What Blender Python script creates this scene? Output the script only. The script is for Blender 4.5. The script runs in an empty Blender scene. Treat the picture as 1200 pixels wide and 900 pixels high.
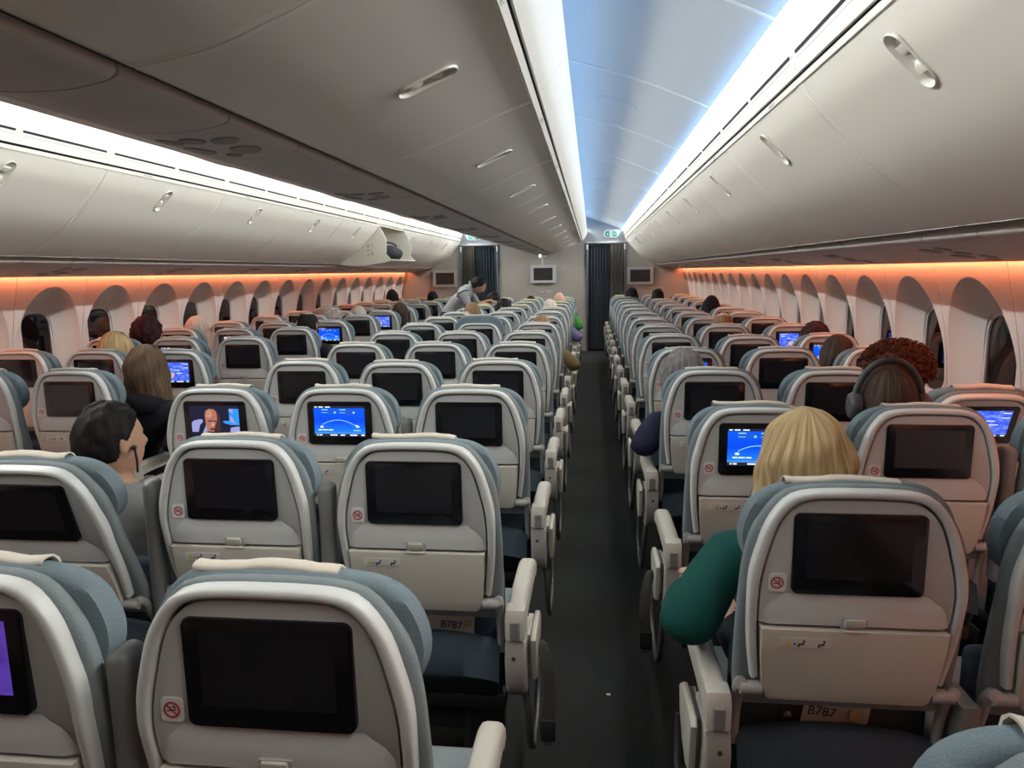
import bpy, bmesh, math, random
from math import sin, cos, pi, radians, sqrt, exp, atan2
from mathutils import Vector, Matrix, noise

random.seed(7)
SC = bpy.context.scene
COL = SC.collection

# ------------------------------------------------------------------ camera
EYE = 1.52
PITCH, YAW, ROLL = 0.15685, 0.11248, -0.01502
fw = Vector((-sin(YAW) * cos(PITCH), cos(YAW) * cos(PITCH), -sin(PITCH)))
rt = Vector((cos(YAW), sin(YAW), 0))
up = rt.cross(fw)
r2 = rt * cos(ROLL) + up * sin(ROLL)
u2 = -rt * sin(ROLL) + up * cos(ROLL)
cam_data = bpy.data.cameras.new('camera')
cam_data.sensor_width = 36.0
cam_data.lens = 832.5 / 1200 * 36.0
cam_data.clip_start = 0.02
cam = bpy.data.objects.new('camera', cam_data)
cam.matrix_world = Matrix((
    (r2.x, u2.x, -fw.x, 0), (r2.y, u2.y, -fw.y, 0), (r2.z, u2.z, -fw.z, EYE), (0, 0, 0, 1)))
COL.objects.link(cam)
SC.camera = cam

# ------------------------------------------------------------------ world, lights, exposure
world = bpy.data.worlds.new('night_sky')
world.use_nodes = True
world.node_tree.nodes['Background'].inputs['Color'].default_value = (0.004, 0.005, 0.012, 1)
world.node_tree.nodes['Background'].inputs['Strength'].default_value = 1.0
SC.world = world
SC.view_settings.view_transform = 'Standard'
SC.view_settings.look = 'None'
SC.view_settings.gamma = 1.0
SC.view_settings.exposure = 0.0
SC.view_settings.use_curve_mapping = False

XC = -0.93            # cabin centre line
YA, YD = -2.4, 13.6   # aft end, bulkhead
BIN = 1.19            # overhead bin length
SEAM = 2.36 - 4 * BIN  # first bin seam aft
NB = int(math.ceil((YD - SEAM) / BIN))

P_WHITE, P_CROSS, P_BLUE, P_ORANGE = 6.5, 5.5, 4.4, 3.0    # watts per bin length


def strip_lamps(name, X, z, direction, width, power, color, spread=180, first=2):
    """LED strip lamps along the cabin, one per bin length, on both sides of the centre line."""
    for sg in (1, -1):
        ld = bpy.data.lights.new(name, 'AREA')
        ld.shape = 'RECTANGLE'
        ld.size = BIN
        ld.size_y = width
        ld.energy = power
        ld.color = color
        ld.spread = radians(spread)
        d = Vector((sg * direction[0], 0, direction[1])).normalized()
        zax = -d
        xax = Vector((0, 1, 0))
        yax = zax.cross(xax)
        rot = Matrix((xax, yax, zax)).transposed().to_4x4()
        for k in range(first, NB):
            o = bpy.data.objects.new(name, ld)
            o.matrix_world = Matrix.Translation((XC + sg * X, min(SEAM + (k + .5) * BIN, YD - BIN / 2 - .02), z)) @ rot
            COL.objects.link(o)


strip_lamps('bin_wash_lamp', 1.462, 2.258, (-.75, -.66), .02, P_WHITE, (.98, .97, .90), 110)
strip_lamps('cross_wash_lamp', 0.80, 2.285, (.9, -.45), .03, P_CROSS, (.98, .97, .90), 100)
strip_lamps('ceiling_wash_lamp', 0.74, 2.315, (.85, .55), .03, P_BLUE * .30, (.17, .50, 1.0))
strip_lamps('edge_wash_lamp', 1.50, 2.235, (-.85, .5), .015, P_BLUE * .45, (.17, .50, 1.0))
strip_lamps('window_wash_lamp', 2.568, 1.545, (.10, -1.0), .02, P_ORANGE, (1.0, .235, .095), 180, 0)


# ------------------------------------------------------------------ materials
def new_mat(name):
    m = bpy.data.materials.new(name)
    m.use_nodes = True
    return m, m.node_tree, m.node_tree.nodes['Principled BSDF']


def plain(name, col, rough=.5, metal=0., bump=0., scale=200., vary=0., spec=.5, stretch=None):
    m, nt, b = new_mat(name)
    b.inputs['Base Color'].default_value = (*col, 1)
    b.inputs['Roughness'].default_value = rough
    b.inputs['Metallic'].default_value = metal
    b.inputs['Specular IOR Level'].default_value = spec
    if bump or vary:
        tc = nt.nodes.new('ShaderNodeTexCoord')
        mp = nt.nodes.new('ShaderNodeMapping')
        if stretch:
            mp.inputs['Scale'].default_value = stretch
        nz = nt.nodes.new('ShaderNodeTexNoise')
        nz.inputs['Scale'].default_value = scale
        nz.inputs['Detail'].default_value = 3
        nt.links.new(tc.outputs['Object'], mp.inputs['Vector'])
        nt.links.new(mp.outputs['Vector'], nz.inputs['Vector'])
        if vary:
            mx = nt.nodes.new('ShaderNodeMix')
            mx.data_type = 'RGBA'
            mx.inputs['A'].default_value = (*[c * (1 - vary) for c in col], 1)
            mx.inputs['B'].default_value = (*[min(1, c * (1 + vary)) for c in col], 1)
            nt.links.new(nz.outputs['Fac'], mx.inputs['Factor'])
            nt.links.new(mx.outputs['Result'], b.inputs['Base Color'])
        if bump:
            bp = nt.nodes.new('ShaderNodeBump')
            bp.inputs['Strength'].default_value = bump
            bp.inputs['Distance'].default_value = .002
            nt.links.new(nz.outputs['Fac'], bp.inputs['Height'])
            nt.links.new(bp.outputs['Normal'], b.inputs['Normal'])
    return m


def glow(name, col, strength):
    m, nt, b = new_mat(name)
    b.inputs['Base Color'].default_value = (0, 0, 0, 1)
    b.inputs['Roughness'].default_value = .25
    b.inputs['Emission Color'].default_value = (*col, 1)
    b.inputs['Emission Strength'].default_value = strength
    return m


def glow_ramp(name, stops, strength, noise_scale=None):
    """emissive picture colour running up the screen (UV y), or a mottled one when noise_scale is set"""
    m, nt, b = new_mat(name)
    b.inputs['Base Color'].default_value = (0, 0, 0, 1)
    b.inputs['Roughness'].default_value = .25
    tc = nt.nodes.new('ShaderNodeTexCoord')
    rp = nt.nodes.new('ShaderNodeValToRGB')
    if noise_scale:
        nz = nt.nodes.new('ShaderNodeTexNoise')
        nz.inputs['Scale'].default_value = noise_scale
        nz.inputs['Detail'].default_value = 4
        nt.links.new(tc.outputs['UV'], nz.inputs['Vector'])
        nt.links.new(nz.outputs['Fac'], rp.inputs['Fac'])
    else:
        sx = nt.nodes.new('ShaderNodeSeparateXYZ')
        nt.links.new(tc.outputs['UV'], sx.inputs['Vector'])
        nt.links.new(sx.outputs['Y'], rp.inputs['Fac'])
    cr = rp.color_ramp
    cr.elements[0].position, cr.elements[0].color = stops[0][0], (*stops[0][1], 1)
    cr.elements[1].position, cr.elements[1].color = stops[-1][0], (*stops[-1][1], 1)
    for p, c in stops[1:-1]:
        e = cr.elements.new(p)
        e.color = (*c, 1)
    nt.links.new(rp.outputs['Color'], b.inputs['Emission Color'])
    b.inputs['Emission Strength'].default_value = strength
    return m


def glass_mat(name):
    m, nt, b = new_mat(name)
    b.inputs['Base Color'].default_value = (.55, .57, .62, 1)
    b.inputs['Roughness'].default_value = .02
    b.inputs['Transmission Weight'].default_value = 1.0
    b.inputs['IOR'].default_value = 1.45
    return m


M = dict(
    shell=plain('pale_grey_seat_plastic', (.57, .59, .575), .42, bump=.05, scale=900),
    rim=plain('light_seat_rim_plastic', (.585, .60, .58), .42),
    tray=plain('warm_grey_tray_plastic', (.53, .51, .44), .45, bump=.05, scale=900),
    gasket=plain('dark_rubber_gasket', (.02, .02, .025), .6),
    bezel=plain('black_glossy_screen_frame', (.006, .006, .008), .16),
    dark=plain('dark_screen_glass', (.016, .016, .019), .10),
    fabric=plain('blue_grey_seat_fabric', (.195, .228, .235), .9, bump=.5, scale=420, vary=.25, spec=.2),
    wing=plain('teal_headrest_fabric', (.165, .215, .24), .9, bump=.5, scale=420, vary=.25, spec=.2),
    brown=plain('brown_headrest_fabric', (.10, .075, .055), .9, bump=.5, scale=420, vary=.2, spec=.2),
    navy=plain('dark_navy_pocket_fabric', (.045, .066, .088), .85, bump=.5, scale=420, vary=.2, spec=.25),
    cover=plain('cream_headrest_cloth', (.60, .545, .46), .9, bump=.3, scale=300, spec=.2),
    lime=plain('lime_headrest_cloth', (.55, .56, .14), .9, bump=.3, scale=300, spec=.2),
    arm=plain('cream_armrest_plastic', (.50, .475, .415), .42, bump=.1, scale=700),
    armgrey=plain('grey_armrest_plastic', (.36, .355, .34), .45),
    midarm=plain('dark_grey_armrest_plastic', (.20, .20, .195), .45),
    bracket=plain('grey_beige_bracket_plastic', (.40, .385, .35), .45),
    header=plain('blue_grey_header_panel', (.27, .29, .31), .55),
    steel=plain('brushed_steel', (.13, .13, .135), .45, metal=.6),
    black=plain('black_plastic', (.018, .018, .020), .5),
    under=plain('black_under_seat_metal', (.012, .012, .014), .6),
    white=plain('white_print', (.74, .73, .70), .5),
    red=plain('red_print', (.50, .03, .05), .5),
    ink=plain('dark_print', (.03, .03, .03), .5),
    yellow=plain('yellow_print', (.65, .50, .06), .5),
    bin=plain('warm_white_bin_plastic', (.74, .712, .64), .42, bump=.04, scale=600),
    binin=plain('cream_bin_lining', (.74, .71, .60), .55),
    psu=plain('warm_grey_service_panel', (.46, .425, .40), .5, bump=.04, scale=600),
    lip=plain('pale_grey_service_lip', (.52, .49, .46), .5),
    grille=plain('dark_grey_nozzle', (.25, .235, .225), .6),
    gap=plain('black_shadow_gap', (.006, .006, .012), .8),
    ceil=plain('white_ceiling_plastic', (.56, .58, .60), .55, bump=.03, scale=400),
    wall=plain('white_sidewall_plastic', (.64, .615, .59), .5, bump=.04, scale=700),
    bulk=plain('taupe_bulkhead_laminate', (.36, .335, .295), .55, bump=.05, scale=500, vary=.04),
    carpet=plain('charcoal_carpet', (.030, .032, .031), .95, bump=.9, scale=330, vary=.45, spec=.1),
    curtain=plain('dark_teal_curtain', (.040, .052, .062), .9, bump=.3, scale=300, vary=.2, spec=.1),
    curtain2=plain('taupe_grey_curtain', (.115, .105, .095), .9, bump=.3, scale=300, vary=.2, spec=.1),
    post=plain('slate_blue_post', (.095, .115, .15), .45),
    frame=plain('silver_monitor_frame', (.48, .475, .47), .4),
    green=plain('exit_sign_green', (.02, .20, .14), .45),
    pane=glass_mat('window_glass'),
    strip=glow('white_led_strip', (1, .97, .90), 6.0),
    ostrip=glow('orange_led_strip', (1, .36, .12), 3.0),
    lampw=glow('lit_lamp_lens', (1, .95, .85), 2.5),
    paper=plain('magazine_paper', (.50, .46, .42), .6),
    skin_l=plain('light_skin', (.58, .36, .27), .55, vary=.06, scale=40, spec=.3),
    skin_t=plain('tan_skin', (.40, .23, .15), .55, vary=.06, scale=40, spec=.3),
    eye=plain('eye_white', (.7, .68, .65), .2),
    scalp=plain('bare_scalp', (.55, .36, .27), .5, vary=.06, scale=40),
)
SCR = dict(
    blue=glow_ramp('blue_flight_map', [(0, (.22, .55, 1)), (.16, (.015, .22, 1)), (.5, (.003, .075, .9)), (1, (.004, .12, 1))], 1.05),
    chart=glow_ramp('mottled_blue_chart', [(.3, (.03, .07, .75)), (.5, (.07, .15, 1)), (.72, (.30, .45, 1))], 1.0, 7),
    purple=glow_ramp('purple_picture', [(.3, (.10, .05, .45)), (.7, (.22, .10, .75))], .55, 3),
    pinkw=glow_ramp('pink_white_picture', [(.3, (.8, .6, .8)), (.7, (.95, .8, .95))], 1.0, 3),
    dimblue=glow_ramp('dim_blue_picture', [(.3, (.02, .05, .10)), (.7, (.06, .12, .2))], .5, 3),
    line=glow('screen_white_line', (.75, .9, 1), 1.3),
    arc=glow('screen_pale_arc', (.25, .65, 1), 1.2),
    bar=glow('screen_dark_bar', (.05, .05, .08), .5),
    panel=glow('screen_mid_blue', (.02, .13, .75), .9),
    skin=glow('screen_film_skin', (.62, .25, .17), .75),
    glint=glow('screen_film_highlight', (.80, .42, .32), .8),
    skin2=glow('screen_film_shadow', (.12, .05, .06), .6),
    cloth=glow('screen_film_shirt', (.42, .45, .85), .85),
    cyan=glow('screen_film_window', (.03, .33, .95), 1.0),
    night=glow('screen_film_dark', (.020, .022, .06), .7),
    sand=glow('screen_map_land', (.75, .5, .35), 1.0),
)


# ------------------------------------------------------------------ mesh helpers
def finish(bm, name, mats, smooth=40, recalc=True):
    if recalc:
        bmesh.ops.recalc_face_normals(bm, faces=bm.faces)
    me = bpy.data.meshes.new(name)
    bm.to_mesh(me)
    bm.free()
    for m in (mats if isinstance(mats, (list, tuple)) else [mats]):
        me.materials.append(m)
    if smooth:
        me.polygons.foreach_set('use_smooth', [True] * len(me.polygons))
        me.set_sharp_from_angle(angle=radians(smooth))
    return me


def link(name, me, parent=None, loc=None, mat=None):
    o = bpy.data.objects.new(name, me)
    COL.objects.link(o)
    if parent is not None:
        o.parent = parent
    if mat is not None:
        o.matrix_local = mat
    elif loc is not None:
        o.location = loc
    return o


def tag(o, label=None, cat=None, group=None, kind=None):
    if label:
        o['label'] = label
    if cat:
        o['category'] = cat
    if group:
        o['group'] = group
    if kind:
        o['kind'] = kind
    return o


def empty(name, loc, label, cat, group=None, rz=0, kind=None):
    o = bpy.data.objects.new(name, None)
    o.empty_display_size = .1
    o.location = loc
    o.rotation_euler = (0, 0, rz)
    COL.objects.link(o)
    return tag(o, label, cat, group, kind)


def box(bm, x0, x1, y0, y1, z0, z1, bev=0., seg=2, mi=0):
    r = bmesh.ops.create_cube(bm, size=1)
    vs = r['verts']
    for v in vs:
        v.co = Vector(((x0 + x1) / 2 + v.co.x * (x1 - x0), (y0 + y1) / 2 + v.co.y * (y1 - y0), (z0 + z1) / 2 + v.co.z * (z1 - z0)))
    es = list({e for v in vs for e in v.link_edges})
    fs = list({f for v in vs for f in v.link_faces})
    for f in fs:
        f.material_index = mi
    if bev:
        rr = bmesh.ops.bevel(bm, geom=es, offset=bev, segments=seg, affect='EDGES', profile=.5)
        for f in rr['faces']:
            f.material_index = mi
    return bm


def prism(bm, outline, y0, y1, bev=0., seg=2, mi=0, axis='y', both=False):
    """outline in (x,z) extruded along y (axis 'y'), in (y,z) along x, or in (x,y) along z"""
    def P(a, b, t):
        return (a, t, b) if axis == 'y' else (t, a, b) if axis == 'x' else (a, b, t)
    va = [bm.verts.new(P(a, b, y0)) for a, b in outline]
    vb = [bm.verts.new(P(a, b, y1)) for a, b in outline]
    n = len(outline)
    fs = [bm.faces.new(va), bm.faces.new(vb[::-1])]
    for i in range(n):
        fs.append(bm.faces.new((va[i], vb[i], vb[(i + 1) % n], va[(i + 1) % n])))
    for f in fs:
        f.material_index = mi
    if bev:
        es = list(fs[0].edges) + (list(fs[1].edges) if both else [])
        rr = bmesh.ops.bevel(bm, geom=es, offset=bev, segments=seg, affect='EDGES', profile=.5)
        for f in rr['faces']:
            f.material_index = mi
    return bm


def loft(bm, rings, closed=True, cap0=False, cap1=False, mi=0):
    vr = [[bm.verts.new(p) for p in r] for r in rings]
    n = len(rings[0])
    for a, b in zip(vr[:-1], vr[1:]):
        for i in range(n if closed else n - 1):
            f = bm.faces.new((a[i], a[(i + 1) % n], b[(i + 1) % n], b[i]))
            f.material_index = mi
    if cap0:
        bm.faces.new(vr[0][::-1]).material_index = mi
    if cap1:
        bm.faces.new(vr[-1]).material_index = mi
    return vr


def tube(bm, path, r, n=10, mi=0, flat=1.0):
    pts = [Vector(p) for p in path]
    rs = r if isinstance(r, (list, tuple)) else [r] * len(pts)
    rings = []
    prev = None
    for i, p in enumerate(pts):
        t = (pts[min(i + 1, len(pts) - 1)] - pts[max(i - 1, 0)]).normalized()
        if prev is None:
            a = t.orthogonal().normalized()
        else:
            a = (prev - t * prev.dot(t)).normalized()
        prev = a
        b = t.cross(a)
        rings.append([p + (a * cos(2 * pi * k / n) + b * sin(2 * pi * k / n) * flat) * rs[i] for k in range(n)])
    loft(bm, rings, True, True, True, mi)
    return bm


def cyl_x(bm, x0, x1, y, z, r, n=16, mi=0):
    loft(bm, [[(x, y + r * cos(2 * pi * k / n), z + r * sin(2 * pi * k / n)) for k in range(n)] for x in (x0, x1)], True, True, True, mi)


def ball(bm, c, r, u=16, v=10, mi=0):
    m = Matrix.Translation(c) @ Matrix.Diagonal((*(r if isinstance(r, (tuple, list)) else (r, r, r)), 1))
    res = bmesh.ops.create_uvsphere(bm, u_segments=u, v_segments=v, radius=1, matrix=m)
    for vv in res['verts']:
        for f in vv.link_faces:
            f.material_index = mi
    return res['verts']


def catmull(pts, n=6):
    out = []
    for i in range(len(pts) - 1):
        p0, p1, p2, p3 = pts[max(i - 1, 0)], pts[i], pts[i + 1], pts[min(i + 2, len(pts) - 1)]
        for k in range(n):
            t = k / n
            out.append(tuple(.5 * ((2 * b) + (-a + c) * t + (2 * a - 5 * b + 4 * c - d) * t * t + (-a + 3 * b - 3 * c + d) * t ** 3)
                             for a, b, c, d in zip(p0, p1, p2, p3)))
    out.append(tuple(pts[-1]))
    return out


def rrect(x0, x1, z0, z1, r, n=5):
    out = []
    for cx, cz, a0 in ((x1 - r, z1 - r, 0), (x0 + r, z1 - r, 90), (x0 + r, z0 + r, 180), (x1 - r, z0 + r, 270)):
        for k in range(n + 1):
            a = radians(a0 + 90 * k / n)
            out.append((cx + r * cos(a), cz + r * sin(a)))
    return out


def quad(bm, x0, x1, z0, z1, y, mi=0, uv=None):
    vs = [bm.verts.new(p) for p in ((x0, y, z0), (x1, y, z0), (x1, y, z1), (x0, y, z1))]
    f = bm.faces.new(vs)
    f.material_index = mi
    return f


def text_mesh(name, body, size, mat, depth=.0006):
    c = bpy.data.curves.new(name, 'FONT')
    c.body = body
    c.size = size
    c.extrude = depth
    o = bpy.data.objects.new(name, c)
    COL.objects.link(o)
    dg = bpy.context.evaluated_depsgraph_get()
    me = bpy.data.meshes.new_from_object(o.evaluated_get(dg))
    bpy.data.objects.remove(o)
    me.materials.clear()
    me.materials.append(mat)
    me.name = name
    return me


def interp(x, xs, ys):
    if x <= xs[0]:
        return ys[0]
    for i in range(len(xs) - 1):
        if x <= xs[i + 1]:
            t = (x - xs[i]) / (xs[i + 1] - xs[i])
            return ys[i] + (ys[i + 1] - ys[i]) * t
    return ys[-1]


# ------------------------------------------------------------------ setting: floor, ceiling, walls
bm = bmesh.new()
box(bm, XC - 2.5, XC + 2.5, YA, YD + .6, -.05, 0)
tag(link('floor', finish(bm, 'floor', M['carpet'], 0)), 'charcoal carpet running along the aisles to the curtains', 'floor', kind='structure')


def ceil_z(X):
    return 2.611 - .1614 * X * X


ceiling = empty('ceiling', (XC, YA, 2.6), 'pale vaulted cabin ceiling washed with blue light between the bins', 'ceiling', kind='structure')
xs = [-1.475 + 2.95 * i / 48 for i in range(49)]
bm = bmesh.new()
prof = [(x, ceil_z(x)) for x in xs] + [(x, ceil_z(x) + .015) for x in xs[::-1]]
rings = []
g = .001
for y in (g, BIN - g):
    rings.append([(x, y, z - 2.6) for x, z in prof])
vr = loft(bm, rings, True)
bm.faces.new(vr[0][::-1])
bm.faces.new(vr[1])
es = [e for e in bm.edges if abs(e.verts[0].co.y - e.verts[1].co.y) < 1e-6 and e.verts[0].co.z < ceil_z(e.verts[0].co.x) - 2.6 + .001
      and e.verts[1].co.z < ceil_z(e.verts[1].co.x) - 2.6 + .001]
bmesh.ops.bevel(bm, geom=es, offset=.005, segments=2, affect='EDGES')
ceil_me = finish(bm, 'ceiling_panel', M['ceil'], 30)
bm = bmesh.new()
pts = []
for sg in (1, -1):
    c0 = sg * 1.07
    top = [(c0 + .115 * cos(2 * pi * k / 40), .5 * BIN + .115 * sin(2 * pi * k / 40)) for k in range(40)]
    a = [bm.verts.new((x, y, ceil_z(x) - 2.6 - .005)) for x, y in [(c0 + (x - c0) * .97, .5 * BIN + (y - .5 * BIN) * .97) for x, y in top]]
    b = [bm.verts.new((x, y, ceil_z(x) - 2.6 + .001)) for x, y in top]
    bm.faces.new(a)
    for i in range(40):
        bm.faces.new((a[i], b[i], b[(i + 1) % 40], a[(i + 1) % 40]))
lid_me = finish(bm, 'ceiling_lid', M['ceil'], 30)
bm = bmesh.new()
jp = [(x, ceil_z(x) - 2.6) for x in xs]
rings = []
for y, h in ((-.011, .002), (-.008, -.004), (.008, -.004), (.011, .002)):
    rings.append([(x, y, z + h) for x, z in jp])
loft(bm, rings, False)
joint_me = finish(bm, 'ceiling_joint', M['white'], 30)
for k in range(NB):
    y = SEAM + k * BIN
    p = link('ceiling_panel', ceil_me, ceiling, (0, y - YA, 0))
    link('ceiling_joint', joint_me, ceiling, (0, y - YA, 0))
    if k % 2 == 1 or k > 5:
        link('ceiling_lid', lid_me, p)
bm = bmesh.new()
box(bm, XC - 2.75, XC + 2.75, YA, YD + .6, 2.64, 2.68)
link('ceiling_backing', finish(bm, 'ceiling_backing', M['gap'], 0), ceiling).matrix_parent_inverse = Matrix.Translation((-XC, -YA, -2.6))

# sidewalls: one moulded panel per window
WZ = [0, .1, .3, .5, .7, .9, 1.1, 1.3, 1.46, 1.56]
WX = [2.40, 2.45, 2.56, 2.645, 2.695, 2.708, 2.692, 2.655, 2.614, 2.592]
CELL = .622


def wall_x(z):
    # smooth the polyline a little
    return sum(interp(z + d, WZ, WX) for d in (-.06, -.03, 0, .03, .06)) / 5


PW, PZ0, PZ1 = .138, .84, 1.30      # half width of the pane, its bottom and top


def side_cell(sg):
    N = 64
    zc = (PZ0 + PZ1) / 2

    def ray_rrect(a, hw, z0, z1, r, n=4.0):
        hh = (z1 - z0) / 2
        c, s = cos(a), sin(a)
        k = (abs(c / hw) ** n + abs(s / hh) ** n) ** (-1 / n)
        return (k * c, (z0 + z1) / 2 + k * s)

    def arch(a):
        c, s = cos(a), sin(a)
        hw = .285
        if s >= 0:
            k = (abs(c / hw) ** 2.0 + abs(s / (1.462 - zc)) ** 2.0) ** (-1 / 2.0)
        else:
            k = (abs(c / hw) ** 2.6 + abs(s / (zc - .60)) ** 2.6) ** (-1 / 2.6)
        return (k * c, zc + k * s)

    def rect(a):
        c, s = cos(a), sin(a)
        hw = CELL / 2 - .002
        k = min(hw / abs(c) if abs(c) > 1e-9 else 1e9, ((1.56 - zc) if s > 0 else (zc - .0)) / abs(s) if abs(s) > 1e-9 else 1e9)
        return (k * c, zc + k * s)
    angs = [2 * pi * i / N for i in range(N)]
    for q in ((CELL / 2 - .002, 1.56 - zc), (CELL / 2 - .002, -zc)):     # exact corners
        for sx in (1, -1):
            angs.append(atan2(q[1], sx * q[0]) % (2 * pi))
    angs.sort()
    W = [ray_rrect(a, PW, PZ0, PZ1, .1) for a in angs]
    W2 = [ray_rrect(a, PW + .012, PZ0 - .012, PZ1 + .012, .1) for a in angs]
    A = [arch(a) for a in angs]
    R = [rect(a) for a in angs]
    rings = []
    dp = .078

    def ring(pts, depth):
        return [(sg * (wall_x(z) + depth(i, y, z)), y, z) for i, (y, z) in enumerate(pts)]

    rings.append(ring(W, lambda i, y, z: dp + .035 + (2.692 - wall_x(z)) * .8))
    rings.append(ring(W, lambda i, y, z: dp + .004 + (2.692 - wall_x(z)) * .8))
    rings.append(ring(W2, lambda i, y, z: dp - .004 + (2.692 - wall_x(z)) * .8))
    for t in (.25, .5, .75, .92):
        pts = [(w[0] * (1 - t) + a[0] * t, w[1] * (1 - t) + a[1] * t) for w, a in zip(W2, A)]
        rings.append(ring(pts, lambda i, y, z, t=t: (dp - .006) * (1 - t) ** .72 + (2.692 - wall_x(z)) * .8 * (1 - t)))
    rings.append(ring(A, lambda i, y, z: .001))
    A2 = [(a[0] * 1.012, zc + (a[1] - zc) * 1.012) for a in A]
    for t in (0, .25, .5, .75, 1):
        pts = [(a[0] * (1 - t) + r[0] * t, a[1] * (1 - t) + r[1] * t) for a, r in zip(A2, R)]
        rings.append(ring(pts, lambda i, y, z, t=t: -.002 if t < .9 else .0))
    pts = R
    rings.append(ring(pts, lambda i, y, z: .012))
    bm = bmesh.new()
    loft(bm, rings, True)
    return finish(bm, 'sidewall_panel', M['wall'], 28)


def pane_meshes(sg):
    bm = bmesh.new()
    out = rrect(-PW + .004, PW - .004, PZ0 + .004, PZ1 - .004, .10, 8)
    prism(bm, out, sg * 2.786, sg * 2.792, 0, axis='x')
    pane = finish(bm, 'window_pane', M['pane'], 0)
    bm = bmesh.new()
    o1 = rrect(-PW - .01, PW + .01, PZ0 - .01, PZ1 + .01, .11, 8)
    o2 = rrect(-PW + .012, PW - .012, PZ0 + .012, PZ1 - .012, .09, 8)
    loft(bm, [[(sg * x, y, z) for y, z in o] for x, o in ((2.790, o1), (2.778, o1), (2.778, o2), (2.790, o2), (2.790, o1))], True)
    return pane, finish(bm, 'window_frame', M['wall'], 30)




def ordinal(n):
    return '%d%s' % (n, 'th' if 10 <= n % 100 <= 20 else {1: 'st', 2: 'nd', 3: 'rd'}.get(n % 10, 'th'))


win_no = 0
for sg, phase, side in ((1, 3.43, 'right'), (-1, 4.39, 'left')):
    wl = empty('wall_' + side, (XC, 0, 0), 'pale moulded cabin sidewall with arched window recesses on the %s, lit orange above' % side, 'wall', kind='structure')
    me = side_cell(sg)
    pane, frame = pane_meshes(sg)
    k0 = int(math.floor((phase - YA) / CELL))
    y = phase - k0 * CELL
    while y < YD - .1:
        link('sidewall_panel', me, wl, (0, y, 0))
        win_no += 1
        far = '%s night window from the front bulkhead, in the %s sidewall' % (ordinal(int((YD - .1 - y) / CELL) + 1), side)
        w = empty('window_%d' % win_no, (XC, y, 0), far, 'window', kind='structure')
        link('window_pane', pane, w)
        link('window_frame', frame, w)
        y += CELL
    bm = bmesh.new()     # outer skin that keeps the recesses dark behind the panels
    zz = [i * .1 for i in range(17)]
    loft(bm, [[(sg * (wall_x(z) + .20), yy, z) for z in zz] for yy in (YA, YD)], False)
    wl2 = link('fuselage_skin', finish(bm, 'fuselage_skin', M['gap'], 0), wl)
    bm = bmesh.new()     # slim orange light line between service panels and wall
    box(bm, sg * 2.556, sg * 2.578, YA, YD, 1.549, 1.553)
    link('light_line', finish(bm, 'light_line', M['ostrip'], 0), wl)
    # dado kick strip
    bm = bmesh.new()
    box(bm, sg * 2.36 if sg > 0 else -2.43, sg * 2.43 if sg > 0 else -2.36, YA, YD, 0, .12, .01)
    tag(link('baseboard_' + side, finish(bm, 'baseboard', M['under'], 30), None, (XC, 0, 0)), 'dark kick strip along the foot of the %s sidewall' % side, 'baseboard', kind='structure')

# front bulkhead with two curtained doorways
D0, D1, DH = -.10, .635, 2.03
E0, E1 = 2 * XC - D1, 2 * XC - D0
bulk = empty('wall_front', (XC, YD, 0), 'taupe bulkhead with monitors and two curtained doorways at the far end', 'wall', kind='structure')
for nm, x0, x1, z0, z1 in (('bulkhead_panel', XC - 2.8, E0, 0, 2.66), ('bulkhead_panel', E1, D0, 0, 2.66), ('bulkhead_panel', D1, XC + 2.8, 0, 2.66)):
    bm = bmesh.new()
    box(bm, x0 - XC, x1 - XC, 0, .06, z0, z1)
    link(nm, finish(bm, nm, M['bulk'], 0), bulk)
for x0, x1 in ((E0, E1), (D0, D1)):
    bm = bmesh.new()
    box(bm, x0 - XC, x1 - XC, .0, .05, DH + .02, 2.66)
    link('door_header', finish(bm, 'door_header', M['header'], 0), bulk)
    bm = bmesh.new()
    box(bm, x0 - XC - .0, x1 - XC + .0, -.035, .06, DH - .015, DH + .02, .006)
    link('curtain_rail', finish(bm, 'curtain_rail', M['frame'], 30), bulk)
    for a in (x0, x1 - .04):
        bm = bmesh.new()
        box(bm, a - XC, a - XC + .04, -.04, .06, 0, DH, .006)
        link('door_post', finish(bm, 'door_post', M['post'], 30), bulk)
        bm = bmesh.new()
        box(bm, a - XC + .004, a - XC + .036, -.048, -.038, DH - .13, DH - .03, .004)
        link('rail_bracket', finish(bm, 'rail_bracket', M['white'], 30), bulk)
bm = bmesh.new()
box(bm, XC - 2.8, XC + 2.8, YA - .06, YA, 0, 2.66)
tag(link('wall_back', finish(bm, 'wall_back', M['bulk'], 0)), 'taupe partition at the aft end behind the last seats', 'wall', kind='structure')
bm = bmesh.new()
box(bm, XC - 2.8, XC + 2.8, YD + .60, YD + .66, 0, 2.66)
tag(link('wall_galley', finish(bm, 'wall_galley', M['bulk'], 0)), 'dark galley wall hidden behind the curtains', 'wall', kind='structure')


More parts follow.
